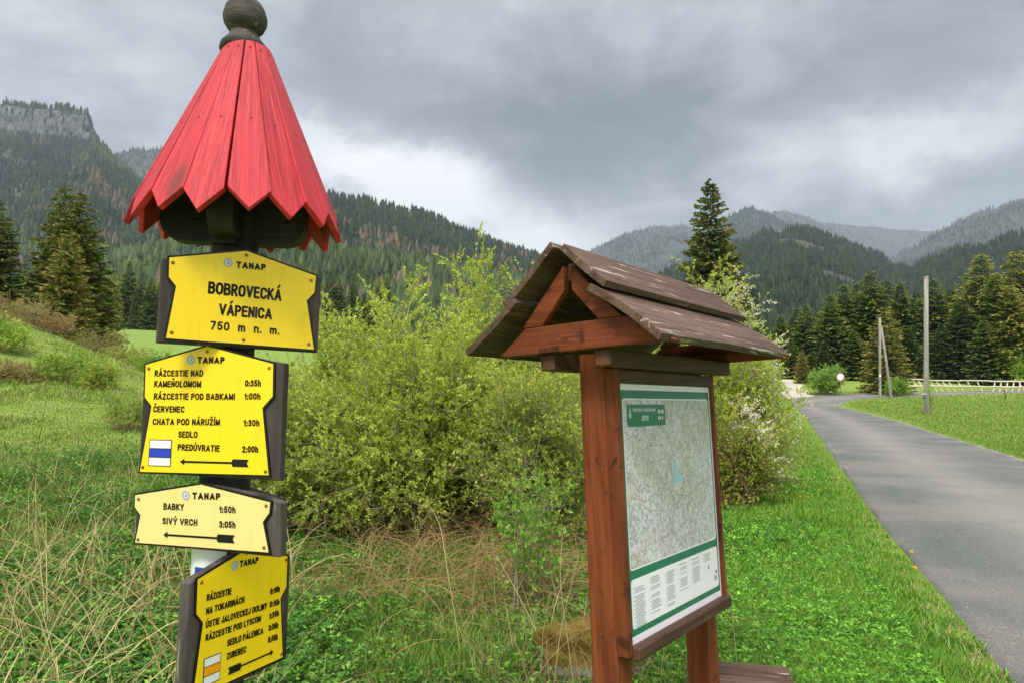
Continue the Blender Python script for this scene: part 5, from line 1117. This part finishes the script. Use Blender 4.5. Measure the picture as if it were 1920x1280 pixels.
Hp = tp[2] - gz(x, y); dx = tp[0] - x; pole_mesh('shaft', (0, 0, -.2), (dx, 0, Hp), .155, .125, pl); pole_mesh('pole_cap', (dx, 0, Hp + .003), (dx, 0, Hp + .12), .15, .13, pl)
ring('band', 1.25, .168, .03, pl, 'white'); ring('band', 1.05, .168, .02, pl, 'metal')
for k in range(8): obj('step_bolt', bx((-.19, -.175, 2.4 + k * .45), (-.16 + .06 * (k % 2), -.12, 2.43 + k * .45)), M['metal'], pl)
x, y = ground_hit(1650, 746); tp = at(1649.5, 596, y); pl = empty('braced_pole', (x, y, gz(x, y))); tag(pl, 'weathered pole propped by a slanting wooden brace beside the side road', 'pole'); Hp = tp[2] - gz(x, y)
pole_mesh('shaft', (0, 0, -.2), (tp[0] - x, 0, Hp), .135, .105, pl); b0 = at(1669, 745, y - .2); t0 = at(1652.5, 612, y); pole_mesh('brace', (b0[0] - x, -.4, -.2), (t0[0] - x, 0, t0[2] - gz(x, y)), .13, .10, pl)
ring('band', 1.7, .148, .03, pl, 'metal'); ring('band', 1.1, .148, .02, pl, 'metal'); obj('number_plate', bx((-.09, -.165, 2.0), (.09, -.15, 2.25)), M['white'], pl)
x, y = ground_hit(1577, 741); sg = empty('traffic_sign', (x, y, gz(x, y))); tag(sg, 'round white traffic sign with a red rim on a thin post by the junction', 'traffic sign')
c = at(1576.5, 706, y); cz_ = c[2] - gz(x, y); pole_mesh('post', (0, .03, -.2), (0, .03, cz_ + .36), .035, .035, sg, 'metal')
for nm_, r, yy, m in (('sign_back', .43, .012, 'metal'), ('sign_rim', .43, -.004, 'red_sign'), ('sign_face', .335, -.012, 'white')):
    bm = bmesh.new(); n = 32; A = [bm.verts.new((r * math.cos(2 * math.pi * k / n), yy, cz_ + r * math.sin(2 * math.pi * k / n))) for k in range(n)]; B = [bm.verts.new((v.co.x, yy + .010, v.co.z)) for v in A]; bm.faces.new(A); bm.faces.new(B[::-1])
    for k in range(n): bm.faces.new((A[k], B[k], B[(k + 1) % n], A[(k + 1) % n]))
    obj(nm_, bm, M[m], sg)
M['rail'] = wood('fence_rail', 0, lin(246, 238, 222), lin(222, 210, 188), fine=.2, rough=.85)
def fence():
    a = np.array(ground_hit(1690, 732)); b = np.array(at(2150, 728, 74)[:2]); L = np.linalg.norm(b - a); ang = math.atan2(b[1] - a[1], b[0] - a[0]); root = empty('fence', (a[0], a[1], gz(*a)), (0, 0, ang)); tag(root, 'long fence of pale slanting poles and rails before the wood', 'fence')
    u = 0; k = 0; g = np.random.default_rng(2); d = (b - a) / L
    while u < L - 2:
        w_ = 2.6 + g.random() * .8; z0 = gz(*(a + d * u)) - gz(*a); z1 = gz(*(a + d * (u + w_))) - gz(*a); lean_ = -.55 - .25 * g.random() if k % 5 != 3 else .3; hh = 1.15 + .12 * g.random(); bm_p = []
        for zz, nm_ in ((hh, 'top_rail'), (.55, 'middle_rail')):
            pole_mesh('rail', (u - .15 + g.random() * .1, -.03, z0 + zz + .05 * g.random()), (u + w_ + .2, -.03, z1 + zz + .05 * g.random()), .075, .07, root, 'rail', 6)
        npk = 5 if k % 4 != 2 else 3
        for q in range(npk):
            uu = u + w_ * (q + .3) / npk; pole_mesh('picket', (uu, .05, (z0 + z1) / 2 - .1), (uu + lean_, .05, (z0 + z1) / 2 + hh + .05), .065, .058, root, 'rail', 5)
        u += w_ + (.1 if k % 6 != 4 else .9); k += 1
fence()
x, y = ground_hit(1885, 748); st = obj('stake', bx((-.03, -.03, -.2), (.03, .03, .95)), M['black'], None, bevel=.008); st.location = (x, y, gz(x, y)); tag(st, 'thin dark stake in the meadow near the right edge before the fence', 'stake')

# ------------------------------------------------------------------ air: even haze round the scene
bm = bx((-9000, -300, -200), (9000, 8200, 2000)); hz = obj('haze', bm); m, N = mat('haze'); v = N.new('ShaderNodeVolumePrincipled'); v.inputs['Color'].default_value = (.68, .81, 1, 1); v.inputs['Density'].default_value = .00011; v.inputs['Anisotropy'].default_value = .2
o = N.new('ShaderNodeOutputMaterial'); N.l.new(v.outputs[0], o.inputs['Volume']); hz.data.materials.append(m); tag(hz, kind='stuff')
